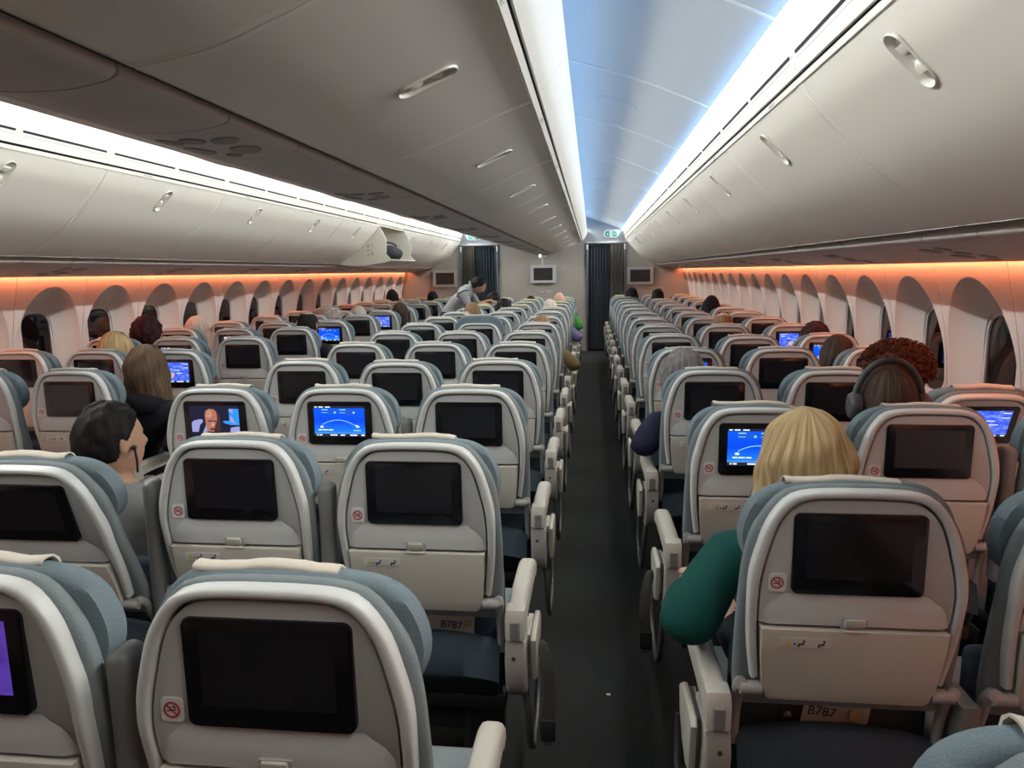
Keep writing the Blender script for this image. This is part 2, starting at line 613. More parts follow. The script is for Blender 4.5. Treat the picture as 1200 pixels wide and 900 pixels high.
def curtain(x0, x1, y, z0, z1, amp, n, mat, label):
    bm = bmesh.new()
    N = n * 10
    pts = []
    for i in range(N + 1):
        t = i / N
        pts.append((x0 + (x1 - x0) * t, y + amp * sin(2 * pi * n * t) * (.75 + .25 * sin(9 * t + n))))
    rings = []
    for k in range(7):
        z = z0 + (z1 - z0) * k / 6
        f = 1 + .12 * (1 - k / 6)
        rings.append([(px, y + (py - y) * f, z) for px, py in pts] + [(px, y + (py - y) * f + .006, z) for px, py in pts[::-1]])
    loft(bm, rings, True, False, False)
    c = empty('curtain', ((x0 + x1) / 2, y, z0), label, 'curtain')
    o = link('cloth', finish(bm, 'curtain_cloth', mat, 60), c)
    o.matrix_parent_inverse = Matrix.Translation((-(x0 + x1) / 2, -y, -z0))
    bm = bmesh.new()
    for k in range(n):
        x = x0 + (x1 - x0) * (k + .5) / n
        box(bm, x - .006, x + .006, y - .006, y + .006, z1 - .005, z1 + .03)
    o = link('glider', finish(bm, 'glider', M['frame'], 0), c)
    o.matrix_parent_inverse = Matrix.Translation((-(x0 + x1) / 2, -y, -z0))
    o['kind'] = 'stuff'


curtain(D0 + .05, .37, YD + .03, .03, DH - .04, .016, 8, M['curtain'], 'dark teal curtain filling the doorway at the end of the near aisle')
curtain(.35, D1 - .05, YD - .012, .03, DH - .03, .018, 5, M['curtain2'], 'grey taupe curtain gathered at the window side of the near aisle doorway')
curtain(E0 + .05, -2.22, YD - .012, .03, DH - .03, .018, 5, M['curtain2'], 'grey taupe curtain gathered at the window side of the far aisle doorway')
curtain(-2.24, E1 - .05, YD + .03, .03, DH - .04, .016, 8, M['curtain'], 'dark teal curtain filling the far aisle doorway behind the bending man')

# ------------------------------------------------------------------ overhead bins
OUT_DOOR = [(1.560, 2.070), (1.612, 2.000), (1.677, 1.933), (1.805, 1.806), (1.95, 1.705), (2.062, 1.640)]
CEN_DOOR = [(.738, 2.052), (.64, 2.018), (.53, 1.972), (.42, 1.928), (.30, 1.888), (.172, 1.866)]
OUT_SHOULDER = [(1.535, 2.300), (1.512, 2.262), (1.508, 2.240), (1.518, 2.205), (1.530, 2.165), (1.542, 2.122), (1.549, 2.100)]
CEN_SHOULDER = [(.80, 2.275), (.835, 2.255), (.850, 2.228), (.845, 2.195), (.825, 2.155), (.795, 2.110), (.765, 2.078)]


def normals2(pts):
    out = []
    for i in range(len(pts)):
        a, b = pts[max(i - 1, 0)], pts[min(i + 1, len(pts) - 1)]
        t = Vector((b[0] - a[0], b[1] - a[1])).normalized()
        out.append(Vector((t.y, -t.x)))
    return out


def profile_solid(bm, pts, sg, y0, y1, th, inward, mi=0):
    """shell of thickness th behind the profile pts (X,z); inward = +1 or -1 picks the hidden side"""
    nn = normals2(pts)
    back = [(p[0] + inward * n.x * th, p[1] + inward * n.y * th) for p, n in zip(pts, nn)]
    loop = list(pts) + back[::-1]
    loft(bm, [[(sg * X, y, z) for X, z in loop] for y in (y0, y1)], True, True, True, mi)


def profile_at(pts, s):
    """point, tangent at fraction s of the length of the profile"""
    L = [sqrt((b[0] - a[0]) ** 2 + (b[1] - a[1]) ** 2) for a, b in zip(pts[:-1], pts[1:])]
    d = s * sum(L)
    for i, l in enumerate(L):
        if d <= l or i == len(L) - 1:
            a, b = Vector(pts[i]), Vector(pts[i + 1])
            t = (b - a).normalized()
            return a + t * d, t
        d -= l


def bin_meshes(door_pts, shoulder, sg, outboard):
    """meshes of one bin: door with a cut latch pocket, rail, shoulder with air slots, latch, latch cups"""
    G = .0001
    inw = -1 if outboard else 1
    dp = catmull(door_pts, 5)
    sp = catmull(shoulder, 4)
    res = {}
    # which sign of the 2D normal points away from the aisle?
    n0 = normals2(dp)[len(dp) // 2]
    inward = 1 if n0.y > 0 else -1
    # latch frame
    c, t = profile_at(dp, .185 if outboard else .36)
    n = Vector((t.y, -t.x)) * -inward                    # towards the aisle
    cx = Vector((sg * c.x, BIN * .5, c.y))
    ax_t = Vector((sg * t.x, 0, t.y)).normalized()        # along the profile
    ax_y = Vector((0, 1, 0))
    ax_n = Vector((sg * n.x, 0, n.y)).normalized()

    def W(a, b, h):
        return cx + ax_t * a + ax_y * b + ax_n * h
    LW, LH = .031, .077 - .031
    # door skin: rings from the pill-shaped latch pocket out to the rectangular edge, laid on the curved profile
    Ls = [sqrt((q[0] - p[0]) ** 2 + (q[1] - p[1]) ** 2) for p, q in zip(dp[:-1], dp[1:])]
    cum = [0]
    for l in Ls:
        cum.append(cum[-1] + l)
    nrm = normals2(dp)
    LT = cum[-1]
    s0 = (.185 if outboard else .36) * LT
    y0 = BIN / 2

    def on_door(a, b, depth):
        """a along the profile, b along the cabin, both from the latch centre; depth > 0 is away from the aisle"""
        q = min(max(s0 + a, 0), LT)
        X, z = interp(q, cum, [p[0] for p in dp]), interp(q, cum, [p[1] for p in dp])
        nx, nz = interp(q, cum, [p.x for p in nrm]), interp(q, cum, [p.y for p in nrm])
        return (sg * (X + inward * nx * depth), y0 + b, z + inward * nz * depth)

    def pill_r(c_, s_, e):
        # distance from the centre to the pill edge along (c_, s_)
        w = LW + e
        if abs(s_) > 1e-9 and abs(c_ / s_) * w <= LH:
            return w / abs(s_)
        # end cap circle at (+-LH, 0)
        bq = LH * abs(c_)
        return bq + sqrt(max(0, bq * bq - LH * LH + w * w))
    hy = BIN / 2 - G
    NA = 96
    angs = [2 * pi * k / NA for k in range(NA)]
    for q in ((-s0, hy), (-s0, -hy), (LT - s0, hy), (LT - s0, -hy)):
        angs.append(atan2(q[1], q[0]) % (2 * pi))
    for k in range(1, 20):                 # follow the curve along both short edges
        a = -s0 + LT * k / 20
        angs += [atan2(hy, a) % (2 * pi), atan2(-hy, a) % (2 * pi)]
    angs = sorted(angs)
    P0, P1 = [], []
    for t_ in angs:
        c_, s_ = cos(t_), sin(t_)
        k0 = pill_r(c_, s_, 0)
        kx = ((LT - s0) if c_ > 0 else s0) / abs(c_) if abs(c_) > 1e-9 else 1e9
        ky = hy / abs(s_) if abs(s_) > 1e-9 else 1e9
        k1 = min(kx, ky)
        P0.append((k0 * c_, k0 * s_))
        P1.append((k1 * c_, k1 * s_))
    rings = [[on_door(a, b, .014) for a, b in P0]]
    for t_ in (0, .04, .1, .18, .28, .4, .52, .64, .76, .88, .96):
        rings.append([on_door(p[0] + (q[0] - p[0]) * t_, p[1] + (q[1] - p[1]) * t_, 0) for p, q in zip(P0, P1)])
    ins = lambda e: [(a, min(max(b, -hy + e), hy - e)) for a, b in P1]     # a rolled bead along both joints
    rings.append([on_door(a, b, 0) for a, b in ins(.016)])
    rings.append([on_door(a, b, -.003) for a, b in ins(.011)])
    rings.append([on_door(a, b, -.003) for a, b in ins(.003)])
    rings.append([on_door(a, b, .001) for a, b in P1])
    rings.append([on_door(a, b, .014) for a, b in P1])
    bm = bmesh.new()
    loft(bm, rings, True)
    res['door'] = finish(bm, 'bin_door', M['bin'], 35)
    # latch: rim and pocket floor
    bm = bmesh.new()
    prof = [(1.10, .000), (1.10, .004), (1.03, .006), (.96, .003), (.93, -.007), (.88, -.013)]
    rings = []
    for s, h in prof:
        e = (s - 1) * LW
        pl = [(LH * q + (LW + e) * cos(a), (LW + e) * sin(a)) for q, a0 in ((1, -90), (-1, 90)) for a in [radians(a0 + 180 * k / 12) for k in range(13)]]
        rings.append([W(a, b, h) for a, b in pl])
    loft(bm, rings, True, False, True)
    res['latch'] = finish(bm, 'latch', M['bin'], 40)
    for i, s in enumerate((1, -1)):
        bm = bmesh.new()
        # half-dome paddles facing each other
        rr = []
        for k in range(7):
            ph = k / 6 * pi / 2
            rr.append([W(s * (.040 - .032 * cos(ph) ** .3 * sin(a)), .025 * cos(a) * cos(ph) ** .3 if k < 6 else 0, -.0125 + .0135 * sin(ph)) for a in [pi * j / 12 for j in range(13)]])
        loft(bm, rr, True, True, False)
        bmesh.ops.remove_doubles(bm, verts=bm.verts, dist=1e-5)
        res['cup%d' % i] = finish(bm, 'latch_paddle', M['bin'], 50)
    # rail between shoulder and door with its little row placard
    e0 = sp[-1]
    e1 = dp[0]
    rail = [(e0[0] + (e1[0] - e0[0]) * .36, e0[1] + (e1[1] - e0[1]) * .36), (e0[0] + (e1[0] - e0[0]) * .88, e0[1] + (e1[1] - e0[1]) * .88)]
    n1 = normals2(rail)[0]
    inward_r = 1 if n1.x * (1 if outboard else -1) > 0 else -1
    bm = bmesh.new()
    profile_solid(bm, rail, sg, G, BIN - G, .010, inward_r)
    res['rail'] = finish(bm, 'bin_rail', M['bin'], 30)
    rn = Vector((sg * n1.x, 0, n1.y)) * -inward_r
    rtan = Vector((sg * (rail[1][0] - rail[0][0]), 0, rail[1][1] - rail[0][1]))
    bm = bmesh.new()
    o0 = Vector((sg * rail[0][0], 0, rail[0][1])) + rn * .0008
    for yy, w in ((.30, .010), (.315, .010), (.332, .012), (.35, .012), (.37, .006)):
        vs = [bm.verts.new(o0 + rtan * q + Vector((0, yc, 0))) for q, yc in ((.2, yy), (.8, yy), (.8, yy + w), (.2, yy + w))]
        bm.faces.new(vs)
    res['mark'] = finish(bm, 'row_placard', M['armgrey'], 0, recalc=False)
    # shoulder
    ns = normals2(sp)[len(sp) // 2]
    inward_s = 1 if ns.x * (1 if outboard else -1) > 0 else -1
    bm = bmesh.new()
    profile_solid(bm, sp, sg, .001, BIN - .001, .012, inward_s)
    res['shoulder'] = finish(bm, 'bin_shoulder', M['bin'], 30)
    # black slots in the shoulder (two per bin)
    bm = bmesh.new()
    bm2 = bmesh.new()
    if outboard:
        for a, b in ((.03, BIN / 2 - .02), (BIN / 2 + .02, BIN - .03)):
            for pts, dst, off in (([(1.5313, 2.160), (1.5345, 2.150)], bm, .0015), ([(1.5373, 2.139), (1.5378, 2.137)], bm2, .0008)):
                vs = [dst.verts.new((sg * (X - off), y, z)) for X, z, y in ((pts[0][0], pts[0][1], a), (pts[1][0], pts[1][1], a), (pts[1][0], pts[1][1], b), (pts[0][0], pts[0][1], b))]
                dst.faces.new(vs)
    res['slot'] = finish(bm, 'air_slot', M['gap'], 0) if outboard else None
    res['line'] = finish(bm2, 'slot_lip', M['armgrey'], 0) if outboard else None
    # dark body behind everything: seen only through the joints
    bm = bmesh.new()
    nn = normals2(dp)
    back = [(p[0] + inward * n.x * .032, p[1] + inward * n.y * .032) for p, n in zip(dp, nn)]
    if outboard:
        loop = [(1.575, 2.095)] + back + [(2.09, 1.66), (2.55, 1.66), (2.55, 2.30), (1.60, 2.30)]
    else:
        loop = [(.755, 2.095)] + back + [(.14, 1.90), (.02, 1.90), (.02, 2.28), (.78, 2.28)]
    loft(bm, [[(sg * X, y, z) for X, z in loop] for y in (0, BIN)], True, True, True)
    res['body'] = finish(bm, 'bin_body', M['gap'], 0)
    return res


ORD = ['first', 'second', 'third', 'fourth', 'fifth', 'sixth', 'seventh', 'eighth', 'ninth', 'tenth', 'eleventh', 'twelfth', 'thirteenth', 'fourteenth', 'fifteenth', 'sixteenth']


def place_bins(meshes, name_side, skip=()):
    for k in range(NB):
        y = SEAM + k * BIN
        if y + BIN > YD + .02:
            ysc = (YD - .004 - y) / BIN
        else:
            ysc = 1
        if ysc < .1 or k in skip:
            continue
        b = empty('overhead_bin', (XC, y, 0), 'closed white bin %s, %s from the front bulkhead' % (name_side, ORD[NB - 1 - k]), 'overhead bin', 'overhead bins ' + name_side)
        b.scale = (1, ysc, 1)
        for nm, key in (('bin_body', 'body'), ('bin_door', 'door'), ('bin_rail', 'rail'), ('bin_shoulder', 'shoulder')):
            o = link(nm, meshes[key], b)
            if key == 'door':
                la = link('latch', meshes['latch'], o)
            if key == 'rail':
                link('row_placard', meshes['mark'], o)
            if key == 'shoulder' and meshes['slot']:
                link('air_slot', meshes['slot'], o)
                link('slot_lip', meshes['line'], o)
            if key == 'door':
                link('latch_paddle', meshes['cup0'], o)
                link('latch_paddle', meshes['cup1'], o)


OPEN_K = 9
mr = bin_meshes(OUT_DOOR, OUT_SHOULDER, 1, True)
ml = bin_meshes(OUT_DOOR, OUT_SHOULDER, -1, True)
place_bins(mr, 'over right window seats')
place_bins(ml, 'over left window seats', skip=(OPEN_K,))
place_bins(bin_meshes(CEN_DOOR, CEN_SHOULDER, 1, False), 'on the near face of centre row')
place_bins(bin_meshes(CEN_DOOR, CEN_SHOULDER, -1, False), 'on the hidden face of centre row')

# the one open bin on the left: bucket swung down, cream lining, dark bag inside
yb = SEAM + OPEN_K * BIN
ob = empty('overhead_bin', (XC, yb, 0), 'open overhead bin with its bucket swung down, over the left window seats', 'overhead bin', 'overhead bins over left window seats')
for nm, key in (('bin_rail', 'rail'), ('bin_shoulder', 'shoulder')):
    o = link(nm, ml[key], ob)
    if key == 'shoulder':
        link('air_slot', ml['slot'], o)
        link('slot_lip', ml['line'], o)
bm = bmesh.new()   # cavity lining
cav = [(1.575, 2.095), (1.60, 2.24), (2.50, 2.20), (2.50, 1.70), (2.09, 1.66)]
loft(bm, [[(-X, y, z) for X, z in cav] for y in (.004, BIN - .004)], False)
for y in (.004, BIN - .004):
    bm.faces.new([bm.verts.new((-X, y, z)) for X, z in cav])
link('bin_lining', finish(bm, 'bin_lining', M['binin'], 0), ob)
# bucket: fan-shaped ends + door shell, swung about the lower outer hinge
HX, HZ = 2.08, 1.66
dpo = catmull(OUT_DOOR, 5)
ang = radians(37)


def swing(X, z):
    dx, dz = X - HX, z - HZ
    return HX + dx * cos(ang) - dz * sin(ang), HZ + dx * sin(ang) + dz * cos(ang)


sw = [swing(*p) for p in dpo]
bm = bmesh.new()
nn = normals2(sw)
inner = [(p[0] + n.x * .014 * (1 if n.y > 0 else -1), p[1] + n.y * .014 * (1 if n.y > 0 else -1)) for p, n in zip(sw, nn)]
loft(bm, [[(-X, y, z) for X, z in sw + inner[::-1]] for y in (.003, BIN - .003)], True, True, True)
link('bin_door', finish(bm, 'bin_door_open', M['bin'], 30), ob)
fan = sw + [(2.06, 1.72), (1.98, 1.96), (1.80, 2.07), (1.556, 2.07), (1.512, 2.00), (1.482, 1.92), (1.476, 1.84), (1.486, 1.75)]
mid = sum(p[0] for p in fan) / len(fan)
for y in (.012, BIN - .026):
    bm = bmesh.new()
    loft(bm, [[(-X, yy, z) for X, z in fan] for yy in (y, y + .014)], True, True, True)
    p = link('bucket_end', finish(bm, 'bucket_end', M['binin'], 30), ob)
    if y < .1:
        bm = bmesh.new()
        bx, bz = -1.66, 1.76
        for i, (dx, dz, w, h) in enumerate(((-.05, .07, .022, .03), (.0, .085, .018, .02), (-.05, .02, .016, .03), (-.01, .03, .016, .016), (-.05, -.025, .02, .02), (-.005, -.02, .022, .03), (.02, .055, .01, .02))):
            vs = [bm.verts.new((bx + a, y - .001, bz + b)) for a, b in ((dx, dz), (dx + w, dz), (dx + w, dz + h), (dx, dz + h))]
            bm.faces.new(vs)
        link('loading_placard', finish(bm, 'loading_placard', M['armgrey'], 0), p)
bm = bmesh.new()
ctr = (1.675, 1.762)
vs = ball(bm, (0, 0, 0), (.20, .24, .115), 24, 16)
for v in vs:
    v.co *= 1 + .10 * noise.noise(v.co * 9) + .05 * noise.noise(v.co * 25)
bg = empty('travel_bag', (XC - ctr[0], yb + .72, ctr[1]), 'dark soft bag lying in the open overhead bin', 'bag')
link('bag_body', finish(bm, 'bag_body', plain('black_nylon', (.012, .012, .016), .7, bump=.4, scale=80), 60), bg)
bm = bmesh.new()
tube(bm, [(.09 * cos(a) * 1.0, .11 * cos(a) * 1.1, .10 + .05 * sin(a)) for a in [pi * k / 10 for k in range(11)]], .011)
link('bag_handle', finish(bm, 'bag_handle', M['black'], 60), bg)

# dark strip + service panels under the bins
SEG = NB


def nozzle_mesh(surface, centers, sgx):
    bm = bmesh.new()
    for X, y, rx, ry in centers:
        n = 24
        rim = [(X + rx * cos(2 * pi * k / n), y + ry * sin(2 * pi * k / n)) for k in range(n)]
        a = [bm.verts.new((sgx * px, py, surface(px) - .003)) for px, py in rim]
        b = [bm.verts.new((sgx * px, py, surface(px) + .004)) for px, py in rim]
        bm.faces.new(a)
        for i in range(n):
            bm.faces.new((a[i], b[i], b[(i + 1) % n], a[(i + 1) % n]))
    return finish(bm, 'nozzle_plate', M['grille'], 30)


OUT_PSU = catmull([(2.105, 1.640), (2.100, 1.618), (2.118, 1.602), (2.20, 1.583), (2.36, 1.553), (2.49, 1.535), (2.538, 1.531), (2.542, 1.545)], 4)
CEN_PSU = catmull([(-.142, 1.885), (-.146, 1.862), (-.132, 1.848), (-.07, 1.836), (0, 1.833), (.07, 1.836), (.132, 1.848), (.146, 1.862), (.142, 1.885)], 4)


def psu_line(sg, name, label, prof, centre):
    root = empty(name, (XC, YA, 0), label, 'ceiling trim', kind='structure')
    inward = None
    n0 = normals2(prof)[len(prof) // 2]
    inward = 1 if n0.y > 0 else -1
    split = 8
    meshes = []
    for a, b in ((.002, .37), (.374, .74), (.744, BIN - .002)):
        bm = bmesh.new()
        profile_solid(bm, prof, sg, a, b, .012, inward)
        es = [e for e in bm.edges if len({round(v.co.y, 5) for v in e.verts}) == 1 and any(len(f.verts) > 8 for f in e.link_faces)]
        bmesh.ops.bevel(bm, geom=es, offset=.003, segments=1, affect='EDGES')
        meshes.append(finish(bm, 'service_panel', M['psu'], 30))

    def surf(X):
        lo = [p for p in prof]
        best = 9
        for p, q in zip(lo[:-1], lo[1:]):
            if min(p[0], q[0]) - 1e-6 <= X <= max(p[0], q[0]) + 1e-6 and abs(q[0] - p[0]) > 1e-6:
                t = (X - p[0]) / (q[0] - p[0])
                best = min(best, p[1] + (q[1] - p[1]) * t)
        return best
    if centre:
        cs = [(-.07, .12, .032, .032), (.0, .10, .03, .03), (.07, .12, .032, .032), (-.06, .24, .036, .046), (.06, .24, .036, .046), (0, .30, .02, .02)]
    else:
        cs = [(2.22, .10, .030, .034), (2.30, .12, .030, .034), (2.38, .10, .030, .034), (2.24, .24, .04, .05), (2.36, .24, .04, .05), (2.45, .2, .02, .04)]
    noz = nozzle_mesh(surf, cs, sg)
    bm = bmesh.new()
    if centre:
        for X in (-.158, .158):
            box(bm, X - .012, X + .014, 0, BIN, 1.872, 1.90)
    else:
        box(bm, sg * 2.072 if sg > 0 else -2.105, sg * 2.105 if sg > 0 else -2.072, 0, BIN, 1.640, 1.66)
    gapm = finish(bm, 'shadow_gap', M['gap'], 0)
    for k in range(NB):
        y = SEAM + k * BIN - YA
        if y < -BIN:
            continue
        last = (YD - YA - y) / BIN
        for i, me in enumerate(meshes):
            o = link('service_panel', me, root, (0, y, 0))
            if last < 1:
                o.scale = (1, last, 1)
            if i == 1:
                nz = link('nozzle_plate', noz, o, (0, .37, 0))
        o = link('shadow_gap', gapm, root, (0, y, 0))
        if last < 1:
            o.scale = (1, last, 1)


psu_line(1, 'trim_1', 'grey service panels with nozzles under the right window bins', OUT_PSU, False)
psu_line(-1, 'trim_2', 'grey service panels with nozzles under the left window bins', OUT_PSU, False)
psu_line(1, 'trim_3', 'grey service panels with nozzles under the centre bins', CEN_PSU, True)
# bright cove light lines at the ceiling edge
for sg, nm, lab in ((1, 'trim_4', 'bright white light line where the ceiling meets the right window bins'), (-1, 'trim_5', 'bright white light line where the ceiling meets the left window bins')):
    bm = bmesh.new()
    vs = [(1.476, 2.258), (1.482, 2.264), (1.505, 2.252), (1.500, 2.246)]
    loft(bm, [[(sg * X, y, z) for X, z in vs] for y in (YA, YD - .01)], True, True, True)
    tag(link(nm, finish(bm, nm, M['strip'], 0), None, (XC, 0, 0)), lab, 'light strip', kind='structure')

# ------------------------------------------------------------------ bulkhead fittings
def monitor(x0, x1, z0, z1, label):
    o = empty('wall_monitor', ((x0 + x1) / 2, YD, (z0 + z1) / 2), label, 'monitor')
    w, h = (x1 - x0) / 2, (z1 - z0) / 2
    bm = bmesh.new()
    oo = rrect(-w, w, -h, h, .012, 3)
    ii = rrect(-w * .76, w * .76, -h * .70, h * .70, .006, 3)
    loft(bm, [[(x, y, z) for x, z in o_] for y, o_ in ((0, oo), (-.05, oo), (-.058, [(x * .985, z * .98) for x, z in oo]), (-.056, ii), (-.046, ii))], True)
    link('monitor_frame', finish(bm, 'monitor_frame', M['frame'], 30), o)
    bm = bmesh.new()
    quad(bm, -w * .77, w * .77, -h * .72, h * .72, -.047)
    link('monitor_screen', finish(bm, 'monitor_screen', plain('grey_monitor_glass', (.035, .035, .033), .22), 0, recalc=False), o)


monitor(-1.145, -.672, 1.52 - .222, 1.52 + .112, 'silver framed monitor centred on the taupe bulkhead')
monitor(.655, 1.145, 1.52 - .27, 1.52 + .052, 'silver framed monitor on the right, beside the near aisle curtain')
monitor(-3.03, -2.56, 1.52 - .275, 1.52 + .045, 'silver framed monitor on the left, reflecting orange, beside the bending man')
lp = empty('bulkhead_lamp', (-.93, YD, 1.79), 'small white lamp on a thin stalk above the centre monitor', 'lamp')
bm = bmesh.new()
ball(bm, (-.03, -.09, .015), (.026, .026, .034))
link('lamp_lens', finish(bm, 'lamp_lens', M['lampw'], 60), lp)
bm = bmesh.new()
box(bm, -.04, .09, -.10, 0, -.015, .03, .012)
tube(bm, [(-.03, -.08, .02), (-.03, -.08, .085)], .02)
link('lamp_bracket', finish(bm, 'lamp_bracket', M['white'], 40), lp)
bm = bmesh.new()
tube(bm, [(0.01, -.04, -.01), (.01, -.04, -.165)], .008)
link('stalk', finish(bm, 'stalk', M['white'], 40), lp)
for i, (x0, x1, z0, z1, lab) in enumerate(((-.985, -.90, 1.105, 1.145, 'small white placard under the centre monitor, nearer the far aisle'), (-.87, -.735, 1.105, 1.158, 'wider white placard under the centre monitor, nearer the near aisle'),
                                       (1.06, 1.32, 1.150, 1.195, 'pale placard on the bulkhead below the right monitor'))):
    pl = empty('wall_placard', (x0, YD, z0), lab, 'placard')
    bm = bmesh.new()
    box(bm, 0, x1 - x0, -.006, 0, 0, z1 - z0, .003, 1)
    link('plate', finish(bm, 'plate', M['frame'], 0), pl)
    bm = bmesh.new()
    n = 5
    for k in range(n):
        xx = (x1 - x0) * (k + .2) / n
        quad(bm, xx, xx + (x1 - x0) * .12, (z1 - z0) * .3, (z1 - z0) * .7, -.007)
    link('print', finish(bm, 'print', M['armgrey'], 0, recalc=False), pl)


def exit_sign(x, lab):
    z = 2.185
    o = empty('exit_sign', (x, YD, z), lab, 'exit sign', 'exit signs')
    bm = bmesh.new()
    prism(bm, rrect(-.135, .135, -.075, .075, .070, 8), -.03, 0, .006)
    link('sign_board', finish(bm, 'sign_board', M['frame'], 30), o)
    for sx in (-1, 1):
        bm = bmesh.new()
        pts = [(sx * .03, -.053), (sx * .03, .053)] + [(sx * (.062 + .053 * cos(a)), .053 * sin(a)) for a in [radians(90 - 180 * k / 12) for k in range(13)]]
        f = bm.faces.new([bm.verts.new((a, -.0308, b)) for a, b in pts])
        link('green_field', finish(bm, 'green_field', M['green'], 0), o)
        bm = bmesh.new()     # white arrow
        f = bm.faces.new([bm.verts.new((sx * a, -.0316, b)) for a, b in ((.063, -.014), (.063, .000), (.057, .000), (.068, .014), (.079, .000), (.073, .000), (.073, -.014))])
        link('white_arrow', finish(bm, 'white_arrow', M['white'], 0), o)
    bm = bmesh.new()         # running figure in the middle field
    for k in range(1):
        f = bm.faces.new([bm.verts.new((.006 + .009 * cos(2 * pi * q / 10), -.0316, .030 + .009 * sin(2 * pi * q / 10))) for q in range(10)])
    for a, b, w in (((.004, .018), (-.003, -.012), .007), ((-.003, -.012), (.012, -.024), .005), ((.012, -.024), (.006, -.044), .004), ((-.003, -.012), (-.012, -.040), .005), ((.004, .014), (.018, .004), .004), ((.004, .014), (-.014, .004), .004)):
        d = Vector((b[0] - a[0], b[1] - a[1])).normalized()
        nrm = Vector((-d.y, d.x)) * w / 2
        bm.faces.new([bm.verts.new((q[0], -.0316, q[1])) for q in ((a[0] + nrm.x, a[1] + nrm.y), (b[0] + nrm.x, b[1] + nrm.y), (b[0] - nrm.x, b[1] - nrm.y), (a[0] - nrm.x, a[1] - nrm.y))])
    link('running_figure', finish(bm, 'running_figure', M['green'], 0), o)


exit_sign(.36, 'green and white exit sign above the near aisle doorway')
exit_sign(2 * XC - .36, 'green and white exit sign above the far aisle doorway, half hidden by bins')

# ------------------------------------------------------------------ seats
ZB = EYE - .462        # top edge of the screen frame
PIT = .8128            # row pitch
SPC = .483             # seat spacing


def lean(v):
    zr = v.co.z - ZB
    if zr < -.17:
        v.co.y += .16 * (-.17 - zr)


def leaned(bm):
    for v in bm.verts:
        lean(v)
    return bm


def mirror_outline(half):
    return half + [(-x, z) for x, z in half[::-1] if abs(x) > 1e-6]


OUTL = mirror_outline(catmull([(-.184, -.362), (-.196, -.28), (-.2015, -.19), (-.2005, -.13), (-.191, -.083), (-.171, -.022), (-.139, .024), (-.104, .040), (-.05, .0445), (0, .045)], 4))
INL = mirror_outline(catmull([(-.164, -.398), (-.174, -.30), (-.1805, -.22), (-.180, -.15), (-.168, -.088), (-.148, -.022), (-.119, .014), (-.089, .025), (-.04, .0275), (0, .028)], 4))
S = {}
PLATE = lambda o: [(x, ZB + z) for x, z in o]


def resample(pts, n):
    d = [0]
    for a, b in zip(pts[:-1], pts[1:]):
        d.append(d[-1] + sqrt((a[0] - b[0]) ** 2 + (a[1] - b[1]) ** 2))
    return [(interp(d[-1] * i / (n - 1), d, [p[0] for p in pts]), interp(d[-1] * i / (n - 1), d, [p[1] for p in pts])) for i in range(n)]


def grow(pts, e, cz=-.16):
    nn = normals2(pts)
    return [(p[0] - n.x * e, p[1] - n.y * e) if (n.x * p[0] + n.y * (p[1] - cz)) < 0 else (p[0] + n.x * e, p[1] + n.y * e) for p, n in zip(pts, nn)]


# light rim: an open U of rounded section
bm = bmesh.new()
oo, ii = resample(OUTL, 61), resample([p for p in INL if p[1] > -.372], 61)
rings = []
for (ox, oz), (ix, iz) in zip(oo, ii):
    rings.append([(ox + (ix - ox) * t, y, ZB + oz + (iz - oz) * t) for t, y in ((0, .036), (0, .011), (.07, .004), (.20, .001), (.5, 0), (.78, .001), (.88, .004), (.91, .011), (.91, .036))])
loft(bm, rings, True, True, True)
S['rim'] = finish(leaned(bm), 'seat_rim', M['rim'], 50)
# dark gasket plate behind everything
bm = bmesh.new()
prism(bm, PLATE([(x * .97, z - .004) for x, z in resample(OUTL, 41)]), .026, .036)
S['gasket'] = finish(leaned(bm), 'back_gasket', M['gasket'], 0)
# upper back panel with a scooped ledge under the screen
upper = [p for p in INL if p[1] >= -.2315]
upper = resample([(upper[0][0], -.2315)] + upper + [(-upper[0][0], -.2315)], 57)
bm = bmesh.new()
prism(bm, PLATE(grow(upper, -.003)), .008, .032, .003)
led = []
for z, y, w0, w1 in ((-.163, .0079, .126, .132), (-.172, .0070, .130, .142), (-.184, .0045, .142, .158), (-.200, .0015, .156, .170), (-.229, .000, .160, .176)):
    led.append([(-w1, .0085, ZB + z), (-w0, y, ZB + z), (w0, y, ZB + z), (w1, .0085, ZB + z)])
loft(bm, led, False)
S['back'] = finish(leaned(bm), 'back_panel', M['shell'], 35)
# tray table
bm = bmesh.new()
tr = [(-.1755, -.236), (.1755, -.236), (.1715, -.30), (.165, -.366), (.158, -.395), (.148, -.403), (-.148, -.403), (-.158, -.395), (-.165, -.366), (-.1715, -.30)]
prism(bm, PLATE(tr), -.010, .022, .004)
S['tray'] = finish(leaned(bm), 'tray_table', M['tray'], 35)
bm = bmesh.new()
box(bm, -.020, .020, -.0085, .006, ZB - .2305, ZB - .211, .004)
box(bm, -.026, .026, -.0115, .002, ZB - .2395, ZB - .2335, .002, 1)
S['latch'] = finish(leaned(bm), 'tray_latch', M['tray'], 35)
bm = bmesh.new()
box(bm, -.025, .025, -.0035, .006, ZB - .236, ZB - .2085, .004)
S['latchgap'] = finish(leaned(bm), 'latch_recess', M['armgrey'], 35)
# screen
bm = bmesh.new()
prism(bm, PLATE(rrect(-.122, .122, -.163, .0, .013, 4)), .0025, .02, .003)
S['bezel'] = finish(bm, 'screen_frame', M['bezel'], 35)
SX, SZ0, SZ1, SY = .0965, -.131, -.0165, .0019


